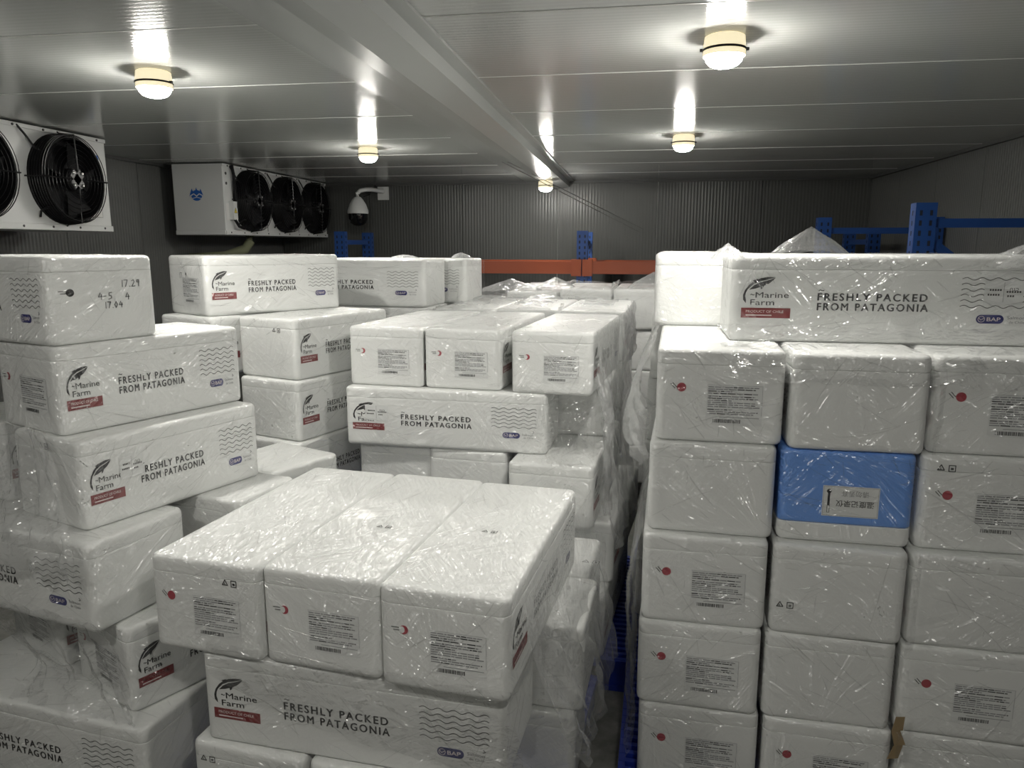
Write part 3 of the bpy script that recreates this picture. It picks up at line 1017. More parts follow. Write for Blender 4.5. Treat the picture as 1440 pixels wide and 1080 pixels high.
# tall stack at the right
Rr = Frame(0.078, 2.455, -3.0)
g = 'boxes in the tall stack with the blue box'
rows = {  # row: (left u, front v, list of (kind, label))
    4: (0.005, 0.0, (('d', 'white foam box with a red dot and label, topmost of the column along the aisle'),
                     ('', 'plain white foam box standing on the blue box'),
                     ('d', 'white foam box with red dot, highest of the outer column beside the plain one'))),
    3: (-0.010, -0.02, (('', 'plain white foam box beside the blue box on its aisle side'),
                        ('B', 'blue foam box with white lid down and an upside-down paper sign'),
                        ('d', 'white foam box with a pale red dot, on the outer side of the blue box'))),
    2: (-0.020, -0.06, (('d', 'white foam box with a red mark, one below the plain box of the aisle column'),
                        ('', 'white foam box with two small black handling marks, directly under the blue box'),
                        ('', 'plain white foam box in the outer column, third row down, creased film across it'))),
    1: (-0.026, -0.06, (('d', 'white foam box with a clear white shipping label, second row up beside the aisle'),
                        ('', 'plain white foam box in the middle column, second row up'),
                        ('d', 'white foam box with a faint label, outer column, second row up'))),
    0: (-0.016, -0.06, (('d', 'white foam box in the bottom row beside the aisle, tall stack with the blue box'),
                        ('d', 'white foam box in the bottom row, middle column, brown tape scrap beside it'),
                        ('', 'plain white foam box in the bottom row of the outer column'))),
}
for k, (u0, v0, cols) in rows.items():
    for i, (kd, lb) in enumerate(cols):
        ex = []
        if (k, i) == (2, 1):
            ex = [(MK, MK, 'near', 0.10, -0.045)]
        if (k, i) == (4, 0):
            ex = [(MK, MK, 'top', -0.33, -0.02)]
        if (k, i) == (3, 2):
            ex = [(MK, MK, 'near', 0.265, -0.07)]
        Rr.end('tall', u0 + 0.412 * i, v0 + (0, -0.03 if k == 4 else 0, 0.01)[i], lev(k), lb, g, d=(0.6, -0.8, 0.5, -1.0, 0)[(k + i) % 5], W=0.398,
               prints=('fb' + kd) if kd != 'B' else '', blue=(kd == 'B'), extra=ex)
blue = [o for o in COL.objects if o.get('label', '').startswith('blue foam box')][0]
sg = obj('recorder_sign', PR['recorder_sign'], blue)
sg.rotation_euler = (0, 0, -math.pi / 2); sg.location = (-0.98 / 2 - 0.0015, -0.015, 0.142)
sg.scale = (0.98, 1, 1.0)
sg['label'] = 'white paper sign, printed upside down'
Rr.side('tall', 0.24, 0.24, lev(5), 'long printed foam box lying across the top of the tall stack', g, d=1.5, H=0.295, L=0.98,
        extra=[('tally_sticker', 'tally_sticker', 'front', 0.0, 0.0)])
g = 'boxes behind the tall stack'
foam_box('tall_rear', 0.085, 3.17, lev(5), 87, 'plain white foam box end behind the long printed box, beside the orange beam', g, anchor=(-1, 1), H=0.295, prints='')
Q = Frame(0.05, 3.62, -3)
for k, lb in ((4, 'white foam box behind the tall stack, side in shade along the aisle, upper layer'),
              (3, 'white foam box behind the tall stack by the aisle, beside the bulging film'),
              (2, 'white foam box behind the tall stack, along the aisle, one layer above the blue pallets')):
    Q.end('tall_rear', 0.0 + 0.01 * k, 0.0, lev(k), lb, g, prints='')
Q.side('tall_rear', 0.45, 0.22, lev(5), 'white foam box under the film peak behind the long printed box', g, H=0.28, prints='')
Q.end('tall_rear', 0.5, 0.05, lev(4), 'white foam box below the film peak, hidden behind the long printed box', g, prints='')

# lower layers that carry the rear stacks, out of sight behind the front ones
lb, g = 'white foam box buried in the lower layers of the rear stacks', 'boxes buried in the rear stacks'
for k in range(4):
    zz = PZ + 0.29 * k
    T.side('buried', 0.02, 0.02, zz, lb, g, H=0.29, L=0.97, prints='')
    T.side('buried', 0.02, 0.44, zz, lb, g, H=0.29, L=0.97, prints='')
    for u in (0.0, 0.40, 0.80):
        S.end('buried', u, 0.0, zz, lb, g, H=0.29, prints='')
    for u in (0.0, 0.42, 0.83):
        S2.end('buried', u, 0.0, PZ + 0.30 * k, lb, g, H=0.30 if u else 0.29, prints='')
T.side('buried', 0.02, 0.44, 1.31, lb, g, H=0.30, L=0.97, prints='')
for k in range(2):
    Q.end('buried', 0.01 * k, 0.0, lev(k), lb, g, prints='')
for k in range(4):
    Q.end('buried', 0.5, 0.05, lev(k), lb, g, prints='')

# ------------------------------------------------------------------ blue plastic pallets
def pallet(x, y, ang, W, D, label):
    """x, y = its front right corner, W to the left, D to the back"""
    root = empty('plastic_pallet', (x, y, 0), R(ang))
    tag(root, label, 'pallet', 'blue plastic pallets')
    d = MB()
    n = int(D / 0.045)
    for k in range(n):
        d.box((-W / 2, (k + 0.5) * D / n, PZ - 0.011), (W, 0.020, 0.022), 'pallet')
    n = int(W / 0.11)
    for k in range(n + 1):
        d.box((-0.012 - k * (W - 0.024) / n, D / 2, PZ - 0.013), (0.020, D, 0.020), 'pallet')
    for v in (0.012, D - 0.012):
        d.box((-W / 2, v, PZ - 0.019), (W, 0.024, 0.036), 'pallet')
    for u in (-0.012, -W + 0.012):
        d.box((u, D / 2, PZ - 0.019), (0.024, D, 0.036), 'pallet')
    obj('deck', d, root)
    for i in range(3):
        for j in range(3):
            b_ = MB(); b_.box((-0.085 - i * (W - 0.17) / 2, 0.085 + j * (D - 0.17) / 2, 0.068), (0.15, 0.14, 0.094), 'pallet')
            obj('foot', b_, root)
    for i in range(3):
        b_ = MB(); b_.box((-0.085 - i * (W - 0.17) / 2, D / 2, 0.011), (0.11, D, 0.022), 'pallet')
        obj('runner', b_, root)
    return root
pallet(-0.215, 1.99, -6, 1.20, 1.05, 'blue plastic pallet under the low front pallet load')
pallet(0.04, 3.16, -3, 1.34, 1.20, 'blue plastic pallet at the aisle under the centre stack, its corner standing out')
pallet(1.30, 2.34, -2, 1.31, 1.10, 'blue plastic pallet under the tall stack with the blue box, edge showing along the aisle')
pallet(1.15, 3.60, -3, 1.14, 1.05, 'blue plastic pallet behind the tall stack')
pallet(-1.50, 2.06, -8, 1.2, 0.9, 'blue plastic pallet under the leaning corner stack')
pallet(-1.33, 3.12, -15, 1.1, 1.0, 'blue plastic pallet under the stack between the corner and centre stacks')

# ------------------------------------------------------------------ stretch film
def ridged(p, s, seed):
    q = Vector((p[0] * s + seed * 3.1, p[1] * s - seed * 1.7, p[2] * s + seed * 0.9))
    return 1.0 - abs(noise.noise(q)) * 2.2

def box_sdf(P, boxes):
    best = np.full(len(P), 1e9)
    for (_, (cx, cy), a, L, W, z, H) in boxes:
        dx, dy = P[:, 0] - cx, P[:, 1] - cy
        lx = dx * math.cos(a) + dy * math.sin(a)
        ly = -dx * math.sin(a) + dy * math.cos(a)
        q = np.stack([abs(lx) - L / 2 + 0.02, abs(ly) - W / 2 + 0.02, abs(P[:, 2] - z - H / 2) - H / 2 + 0.012], 1)
        d = np.linalg.norm(np.maximum(q, 0), axis=1) + np.minimum(q.max(1), 0) - 0.018
        best = np.minimum(best, d)
    return best

def creases(bx, seed, per=1.0):
    """raised folds in the film that clings to the faces of a stack's boxes: small half-round ridges"""
    rnd = random.Random(seed)
    vs, fs = [], []
    def face(o, ux, uy, n, w, h, k):
        lead = rnd.uniform(-0.75, 0.75)
        hub = (rnd.choice((0, w)), rnd.choice((0, h)))
        for _ in range(k):
            mode = rnd.random()
            x, y = rnd.uniform(0.02, w - 0.02), rnd.uniform(0.02, h - 0.02)
            if mode < 0.45:
                a = lead + rnd.gauss(0, 0.18)
            elif mode < 0.8:
                a = math.atan2(y - hub[1], x - hub[0]) + rnd.gauss(0, 0.1)
            else:
                a = rnd.uniform(0, math.pi); 
            L = (0.02 + 0.05 * rnd.random()) if mode > 0.8 else (0.04 + 0.28 * rnd.random() ** 2)
            if rnd.random() < 0.35:
                y = h - 0.01 - 0.05 * rnd.random(); L *= 0.5
            hw = rnd.uniform(0.0008, 0.0026)
            cur = rnd.gauss(0, 1.6)
            seg = max(4, int(L / 0.012))
            px, py = x - math.cos(a) * L / 2, y - math.sin(a) * L / 2
            pts = []
            for i in range(seg + 1):
                pts.append((px, py))
                a2 = a + cur * (i / seg - 0.5) * L + 0.05 * math.sin(i * 1.3 + x * 90)
                px += math.cos(a2) * L / seg; py += math.sin(a2) * L / seg
            ok = [0.004 < p[0] < w - 0.004 and 0.004 < p[1] < h - 0.004 for p in pts]
            base = None
            for i, p in enumerate(pts):
                if not ok[i]:
                    base = None
                    continue
                t = (pts[min(i + 1, seg)][0] - pts[max(i - 1, 0)][0], pts[min(i + 1, seg)][1] - pts[max(i - 1, 0)][1])
                l = math.hypot(*t) or 1
                nx_, ny_ = -t[1] / l, t[0] / l
                tp = math.sin(math.pi * (i + 0.35) / (seg + 0.7)) ** 0.5
                cur_b = len(vs)
                for (q, e) in ((-1, 0.0003), (-0.55, 0.75), (0, 1.0), (0.55, 0.75), (1, 0.0003)):
                    vs.append(o + ux * (p[0] + nx_ * q * hw * tp) + uy * (p[1] + ny_ * q * hw * tp) + n * (0.0016 + e * hw * 0.65 * tp))
                if base is not None:
                    for q in range(4):
                        fs.append((cur_b + q, cur_b + q + 1, base + q + 1, base + q))
                base = cur_b
    for b_ in bx:
        (_, (cx, cy), a, L, W, z, H) = b_
        others = [q for q in BOXES if q is not b_]
        X, Y, Z = Vector((math.cos(a), math.sin(a), 0)), Vector((-math.sin(a), math.cos(a), 0)), Vector((0, 0, 1))
        c = Vector((cx, cy, z))
        for (o, ux, uy, n, w, h) in ((c - X * L / 2 - Y * W / 2, X, Z, -Y, L, H), (c + X * L / 2 - Y * W / 2, Y, Z, X, W, H),
                                     (c + X * L / 2 + Y * W / 2, -X, Z, Y, L, H), (c - X * L / 2 + Y * W / 2, -Y, Z, -X, W, H),
                                     (c - X * L / 2 - Y * W / 2 + Z * H, X, Y, Z, L, W)):
            mid = o + ux * w / 2 + uy * h / 2
            probe = np.array([mid + n * 0.03, mid + n * 0.03 + ux * w * 0.4, mid + n * 0.03 - ux * w * 0.4], dtype=float)
            if n.z < 0.5 and n.dot(mid - cam.location) > 0:
                continue
            if others and box_sdf(probe, others).max() < 0.004:
                continue
            face(o, ux, uy, n, w, h, int(per * (w * h) * 170))
    return vs, fs

def film(stack, label, seed, grow=0.016, thr=0.026, amp=0.020, smooth=7, vox=0.022, extra=(), zmin=0.05, mat_='film', per=1.0, group='clear stretch film on the stacks'):
    """film drawn round a stack: hull of its boxes, slackened over gaps and steps and crumpled; where it
    lies flat on the foam it is the gloss coat of the box itself, so only the loose film is kept"""
    bx = [b_ for b_ in BOXES if b_[0] in (stack if isinstance(stack, tuple) else (stack,))]
    mb = MB()
    for (_, (cx, cy), a, L, W, z, H) in bx:
        mb.box((cx, cy, z + H / 2), (L + 2 * grow, W + 2 * grow, H + 2 * grow), 'film', Matrix.Rotation(a, 3, 'Z'))
    for (c, d, a) in extra:
        mb.box(c, d, 'film', Matrix.Rotation(R(a), 3, 'Z'))
    o = obj('tmp', mb)
    md = o.modifiers.new('r', 'REMESH'); md.mode = 'VOXEL'; md.voxel_size = vox
    ms = o.modifiers.new('s', 'SMOOTH'); ms.iterations = smooth; ms.factor = 0.5
    dg = bpy.context.evaluated_depsgraph_get()
    ev = o.evaluated_get(dg)
    me = bpy.data.meshes.new_from_object(ev)
    bpy.data.objects.remove(o)
    n = len(me.vertices)
    co = np.empty(n * 3); me.vertices.foreach_get('co', co); co = co.reshape(-1, 3)
    no = np.empty(n * 3); me.vertices.foreach_get('normal', no); no = no.reshape(-1, 3)
    off = np.empty(n)
    lift = np.empty(n)
    for i in range(n):
        p = co[i]
        big = noise.noise(Vector(p) * 2.6 + Vector((seed, 0, 0)))
        r1 = ridged((p[0] * 0.7 + p[2] * 0.6, p[1] * 0.8, p[2] * 0.35 - p[0] * 0.4), 11.0, seed)
        r2 = ridged(p, 24.0, seed + 5)
        m_ = max(0.0, min(1.0, big * 2.2 + 0.25))
        off[i] = amp * (0.42 * max(r1, 0) * (0.35 + m_) + 0.30 * max(r2, 0) * m_ - 0.12)
        lift[i] = m_
    co2 = co + no * off[:, None]
    sd = box_sdf(co, bx)
    # keep faces whose vertices are clear of the foam
    keep_v = (sd > thr) & (co2[:, 2] > zmin)
    me.vertices.foreach_set('co', co2.ravel())
    bm = bmesh.new(); bm.from_mesh(me)
    bm.verts.ensure_lookup_table()
    kill = [f_ for f_ in bm.faces if sum(keep_v[v.index] for v in f_.verts) < len(f_.verts)]
    bmesh.ops.delete(bm, geom=kill, context='FACES')
    # drop crumbs
    bm.verts.ensure_lookup_table()
    seen = set(); crumbs = []
    for v in bm.verts:
        if v.index in seen:
            continue
        st, comp = [v], []
        seen.add(v.index)
        while st:
            w = st.pop(); comp.append(w)
            for e in w.link_edges:
                x = e.other_vert(w)
                if x.index not in seen:
                    seen.add(x.index); st.append(x)
        if len(comp) < 40:
            crumbs += comp
    bmesh.ops.delete(bm, geom=crumbs, context='VERTS')
    bm.to_mesh(me); bm.free()
    n0 = len(me.polygons)
    cv, cf = creases(bx, int(seed * 10), per)
    old = [tuple(v.co) for v in me.vertices]
    oldf = [tuple(p.vertices) for p in me.polygons]
    k0 = len(old)
    me = bpy.data.meshes.new('stretch_film')
    me.from_pydata(old + [tuple(v) for v in cv], [], oldf + [tuple(i + k0 for i in f_) for f_ in cf])
    me.materials.append(M[mat_]); me.materials.append(M['crease'])
    me.polygons.foreach_set('use_smooth', [True] * len(me.polygons))
    me.polygons.foreach_set('material_index', [0] * n0 + [1] * len(cf))
    me.update()
    f_ = obj('stretch_film', me)
    tag(f_, label, 'plastic film', group, 'stuff')
    return f_

def sheet(name, rows, label, nu=60, nv=40, amp=0.03, freq=9.0, seed=1, mat_='film', pin=0.15, along=0.25, parent=None):
    """a loose sheet of film through rows of points, with pleats running from row to row"""
    rows = [[Vector(p) for p in r] for r in rows]
    def cat(pts, t):
        k = len(pts) - 1
        x = min(max(t, 0), 1) * k
        i = min(int(x), k - 1); f_ = x - i
        p0, p1, p2, p3 = pts[max(i - 1, 0)], pts[i], pts[i + 1], pts[min(i + 2, k)]
        return 0.5 * ((2 * p1) + (p2 - p0) * f_ + (2 * p0 - 5 * p1 + 4 * p2 - p3) * f_ * f_ + (3 * p1 - p0 - 3 * p2 + p3) * f_ ** 3)
    g = []
    for j in range(nv + 1):
        v = j / nv
        g.append([cat([cat(r, i / nu) for r in rows], v) for i in range(nu + 1)])
    vs = []
    for j in range(nv + 1):
        for i in range(nu + 1):
            p = g[j][i]
            du = g[j][min(i + 1, nu)] - g[j][max(i - 1, 0)]
            dv = g[min(j + 1, nv)][i] - g[max(j - 1, 0)][i]
            n_ = du.cross(dv)
            n_ = n_.normalized() if n_.length > 1e-9 else Vector((0, 0, 1))
            u, v = i / nu, j / nv
            a = ridged((u * 1.0 + v * 0.12, v * along, 0.0), freq, seed)
            b_ = ridged((u * 2.1 - v * 0.5, v * 0.9, 0.4), freq, seed + 3)
            w = min(1.0, pin + v * 1.2)
            vs.append(p + n_ * amp * w * (0.7 * a + 0.35 * b_ - 0.5))
    mb = MB()
    fs = [(j * (nu + 1) + i, j * (nu + 1) + i + 1, (j + 1) * (nu + 1) + i + 1, (j + 1) * (nu + 1) + i) for j in range(nv) for i in range(nu)]
    mb.geo(vs, fs, mat_)
    o = obj(name, mb, parent, True)
    if parent is None:
        tag(o, label, 'plastic film', 'loose film hanging from the stacks')
    return o

film('front', 'clear stretch film over the low front pallet', 1.3, thr=0.0225, amp=0.022)
film('centre', 'clear stretch film round the centre pallet', 4.1, thr=0.024)
film('corner', 'clear stretch film round the leaning corner stack', 2.7, thr=0.024, amp=0.026, smooth=9)
film('second', 'clear stretch film on the stack between the corner stack and the centre pallet', 6.2, thr=0.026)
film('tall', 'clear stretch film round the tall stack with the blue box', 8.4, thr=0.025)
film(('third',), 'clear stretch film over the far left stack near the dome camera', 3.3, thr=0.021, amp=0.03)
film(('rear',), 'crumpled clear film over the flat top behind the centre pallet', 5.5, thr=0.010, amp=0.05, smooth=4, mat_='film_thick')
film(('furthest',), 'crumpled clear film over the furthest pile under the orange beam', 7.7, thr=0.010, amp=0.05, smooth=4, mat_='film_thick')
film(('tall_rear',), 'clear film on the boxes behind the tall stack', 9.2, thr=0.022, amp=0.03, smooth=5)

# loose sheets
fr = F.at
def z3(p, z): return (p[0], p[1], z)
sheet('film_sheet', [[z3(fr(1.205, v), lev(3) + 0.006) for v in (0.0, 0.3, 0.6, 0.98)],
                     [z3(fr(1.235, v), lev(2) + 0.10) for v in (0.02, 0.3, 0.6, 0.98)],
                     [z3(fr(1.29, v), lev(1) + 0.18) for v in (0.10, 0.38, 0.65, 0.98)],
                     [z3(fr(1.33, v), lev(0) + 0.24) for v in (0.30, 0.5, 0.7, 0.98)]],
      'wide clear film sheet hanging down the aisle side of the low front pallet', 70, 60, 0.035, 7.0, 2, 'film_thick')
cr = C.at
sheet('film_sheet', [[z3(cr(1.235, v), lev(5, hc) + 0.01) for v in (-0.01, 0.3, 0.6, 0.98)],
                     [z3(cr(1.27, v), lev(4, hc) - 0.05) for v in (-0.02, 0.3, 0.6, 0.98)],
                     [z3(cr(1.30, v), lev(3, hc)) for v in (-0.06, 0.3, 0.6, 0.98)],
                     [z3(cr(1.37, v), lev(1, hc) + 0.2) for v in (-0.12, 0.2, 0.5, 0.98)]],
      'crumpled film sheet hanging down the aisle side of the centre pallet', 60, 70, 0.05, 8.0, 5, 'film_thick')
sheet('film_tail', [[z3(cr(1.24, v), z) for v, z in ((-0.04, 1.40), (0.08, 1.48))],
                    [z3(cr(1.30, v), z) for v, z in ((-0.10, 1.20), (0.06, 1.25))],
                    [z3(cr(1.31, v), z) for v, z in ((-0.12, 0.98), (0.05, 1.0))],
                    [z3(cr(1.30, v), z) for v, z in ((-0.16, 0.80), (0.02, 0.82))]],
      'gathered tail of film hanging off the aisle corner of the centre pallet', 24, 50, 0.045, 5.0, 11, 'film_thick', 0.5)
rr = Rr.at
sheet('film_sheet', [[z3(rr(-0.01, v), lev(5) + 0.005) for v in (0.0, 0.3, 0.65, 0.98)],
                     [z3(rr(-0.075, v), lev(4) + 0.14) for v in (-0.02, 0.3, 0.65, 0.98)],
                     [z3(rr(-0.085, v), lev(4) + 0.0) for v in (-0.01, 0.3, 0.65, 0.98)],
                     [z3(rr(-0.03, v), lev(3) + 0.22) for v in (0.0, 0.3, 0.65, 0.98)]],
      'bulging fold of film on the aisle side of the tall stack', 50, 40, 0.035, 8.0, 7, 'film_thick', 0.4)
sheet('film_sheet', [[z3(rr(-0.02, v), lev(3) + 0.01) for v in (-0.07, 0.2, 0.6, 0.98)],
                     [z3(rr(-0.06, v), lev(2) + 0.12) for v in (-0.08, 0.2, 0.6, 0.98)],
                     [z3(rr(-0.055, v), lev(1) + 0.12) for v in (-0.08, 0.2, 0.6, 0.98)],
                     [z3(rr(-0.05, v), lev(0) + 0.10) for v in (-0.08, 0.2, 0.6, 0.98)]],
      'film sheet hanging low down the aisle side of the tall stack', 50, 60, 0.03, 8.0, 9, 'film', 0.4)

sheet('film_sheet', [[z3(rr(u, 0.225), lev(5) + 0.06) for u in (0.20, 0.5, 0.9, 1.22)],
                     [z3(rr(u, 0.14), lev(5) + 0.025) for u in (0.20, 0.5, 0.9, 1.22)],
                     [z3(rr(u, 0.02), lev(5) - 0.01) for u in (0.22, 0.5, 0.9, 1.22)],
                     [z3(rr(u, -0.045), lev(5) - 0.09) for u in (0.24, 0.5, 0.9, 1.22)]],
      'film drawn over the step below the long printed box of the tall stack', 90, 30, 0.03, 9.0, 17, 'film', 0.2)

sheet('film_sheet', [[z3(cr(u, -0.01 + 0.02 * i), lev(4, hc) + 0.04) for i, u in enumerate((0.86, 1.05, 1.235))],
                     [z3(cr(u, -0.05 + 0.01 * i), lev(4, hc) - 0.06) for i, u in enumerate((0.88, 1.06, 1.245))],
                     [z3(cr(u, -0.10 + 0.0 * i), lev(3, hc) + 0.10) for i, u in enumerate((0.90, 1.07, 1.25))],
                     [z3(cr(u, -0.17), lev(3, hc) + 0.0) for i, u in enumerate((0.88, 1.06, 1.26))]],
      'film closing the gap at the aisle corner under the label ends of the centre pallet', 50, 40, 0.022, 7.0, 31, 'film', 0.3)
fq = F.at
sheet('film_sheet', [[z3(fq(u, -0.012), lev(2) + 0.05) for u in (0.20, 0.5, 0.85, 1.17)],
                     [z3(fq(u, -0.02), lev(2) - 0.03) for u in (0.20, 0.5, 0.85, 1.17)],
                     [z3(fq(u, -0.015), lev(2) - 0.08) for u in (0.25, 0.55, 0.88, 1.19)],
                     [z3(fq(u, 0.0 + 0.02 * i), lev(1) + 0.14 - 0.05 * i) for i, u in enumerate((0.45, 0.7, 0.95, 1.2))]],
      'film drawn down over the long printed box of the low front pallet', 80, 40, 0.016, 9.0, 21, 'film', 0.2)
sheet('film_sheet', [[(-1.90, 2.12, lev(4) + 0.03), (-2.05, 2.19, lev(4) + 0.03), (-2.25, 2.28, lev(4) + 0.03)],
                     [(-1.76, 2.03, lev(3) + 0.10), (-2.0, 2.12, lev(3) + 0.12), (-2.25, 2.24, lev(3) + 0.12)],
                     [(-1.70, 1.97, lev(3) - 0.02), (-1.95, 2.02, lev(3) - 0.01), (-2.25, 2.12, lev(3) - 0.02)],
                     [(-1.69, 1.975, lev(2) + 0.20), (-1.95, 2.015, lev(2) + 0.19), (-2.25, 2.09, lev(2) + 0.18)]],
      'crumpled film bulging over the corner between the third and fourth box of the corner stack', 50, 50, 0.045, 6.0, 23, 'film_thick', 0.5)
sheet('film_sheet', [[(-1.68, 1.99, lev(2) + 0.05), (-1.9, 2.04, lev(2) + 0.05), (-2.2, 2.10, lev(2) + 0.05)],
                     [(-1.63, 2.00, lev(2) - 0.05), (-1.9, 2.06, lev(2) - 0.05), (-2.2, 2.14, lev(2) - 0.05)],
                     [(-1.59, 1.99, lev(1) + 0.10), (-1.85, 2.08, lev(1) + 0.10), (-2.1, 2.18, lev(1) + 0.10)],
                     [(-1.55, 1.98, lev(1) + 0.01), (-1.8, 2.01, lev(1) + 0.01), (-2.1, 2.06, lev(1) + 0.01)]],
      'slack film low on the corner stack in front of the red smear', 50, 40, 0.035, 6.0, 25, 'film', 0.5)

def peak(name, c, rx, ry, h, label, seed, rot=0.0, n=40):
    """a tent of stiff film standing up from a stack top, with pleats running to its tip"""
    mb = MB()
    vs, fs = [], []
    for j in range(n + 1):
        for i in range(n + 1):
            x, y = i / n * 2 - 1, j / n * 2 - 1
            r = max(abs(x), abs(y))
            a = math.atan2(y, x)
            t = max(0.0, 1 - math.sqrt(x * x + 0.7 * y * y))
            pl = ridged((math.cos(a) * 2, math.sin(a) * 2, r * 0.3), 2.6, seed)
            z = h * t + 0.03 * pl * (0.3 + r * 0.4) * min(1, 3 * (1.02 - r))
            X, Y = x * rx, y * ry
            vs.append((c[0] + X * math.cos(rot) - Y * math.sin(rot), c[1] + X * math.sin(rot) + Y * math.cos(rot), c[2] + z))
    for j in range(n):
        for i in range(n):
            fs.append((j * (n + 1) + i, j * (n + 1) + i + 1, (j + 1) * (n + 1) + i + 1, (j + 1) * (n + 1) + i))
    mb.geo(vs, fs, 'film_thick')
    o = obj(name, mb, None, True)
    tag(o, label, 'plastic film', 'film peaks standing up from the stack tops')
    return o
peak('film_peak', (0.86, 4.0, 1.955), 0.185, 0.2, 0.13, 'pointed tent of clear film sticking up behind the long printed box', 3)
peak('film_peak', (1.33, 2.72, 1.93), 0.20, 0.15, 0.10, 'tuft of clear film at the picture edge beside the long printed box', 5)
peak('film_peak', (0.30, 2.56, 1.955), 0.05, 0.10, 0.045, 'small crumpled knot of film at the inner corner of the long printed box', 8, n=24)
peak('film_peak', (-1.52, 4.95, 1.905), 0.10, 0.12, 0.03, 'crumple of film on top of the highest printed box near the dome camera', 12, n=24)
peak('film_peak', (-1.25, 5.45, 1.905), 0.07, 0.10, 0.04, 'crumple of film at the far end of the box nearest the orange beam', 13, n=24)
peak('film_peak', (-0.98, 6.1, 1.62), 0.30, 0.20, 0.11, 'low crumple of film beside the dark gap under the orange beam', 6)
peak('film_peak', (-0.62, 6.1, 1.665), 0.16, 0.2, 0.08, 'film ridge in the middle of the furthest pile', 9)
peak('film_peak', (0.16, 6.1, 1.66), 0.22, 0.2, 0.13, 'film ridge at the aisle end of the furthest pile', 10)

# scrap of brown tape between two boxes of the tall stack
mb = MB()
for a, b_ in (((0.0, 0.0), (0.018, 0.05)), ((0.018, 0.05), (0.006, 0.10)), ((0.006, 0.10), (0.016, 0.15))):
    mb.poly([(a[0], 0, a[1]), (a[0] + 0.035, 0.004, a[1] + 0.004), (b_[0] + 0.028, 0.006, b_[1]), (b_[0], 0.002, b_[1])], 'tan')
o = obj('tape_scrap', mb); o.location = z3(rr(0.775, -0.085), 0.375)
sm = o.modifiers.new('s', 'SOLIDIFY'); sm.thickness = 0.0015
tag(o, 'ragged scrap of brown tape in the joint of the bottom row', 'tape')

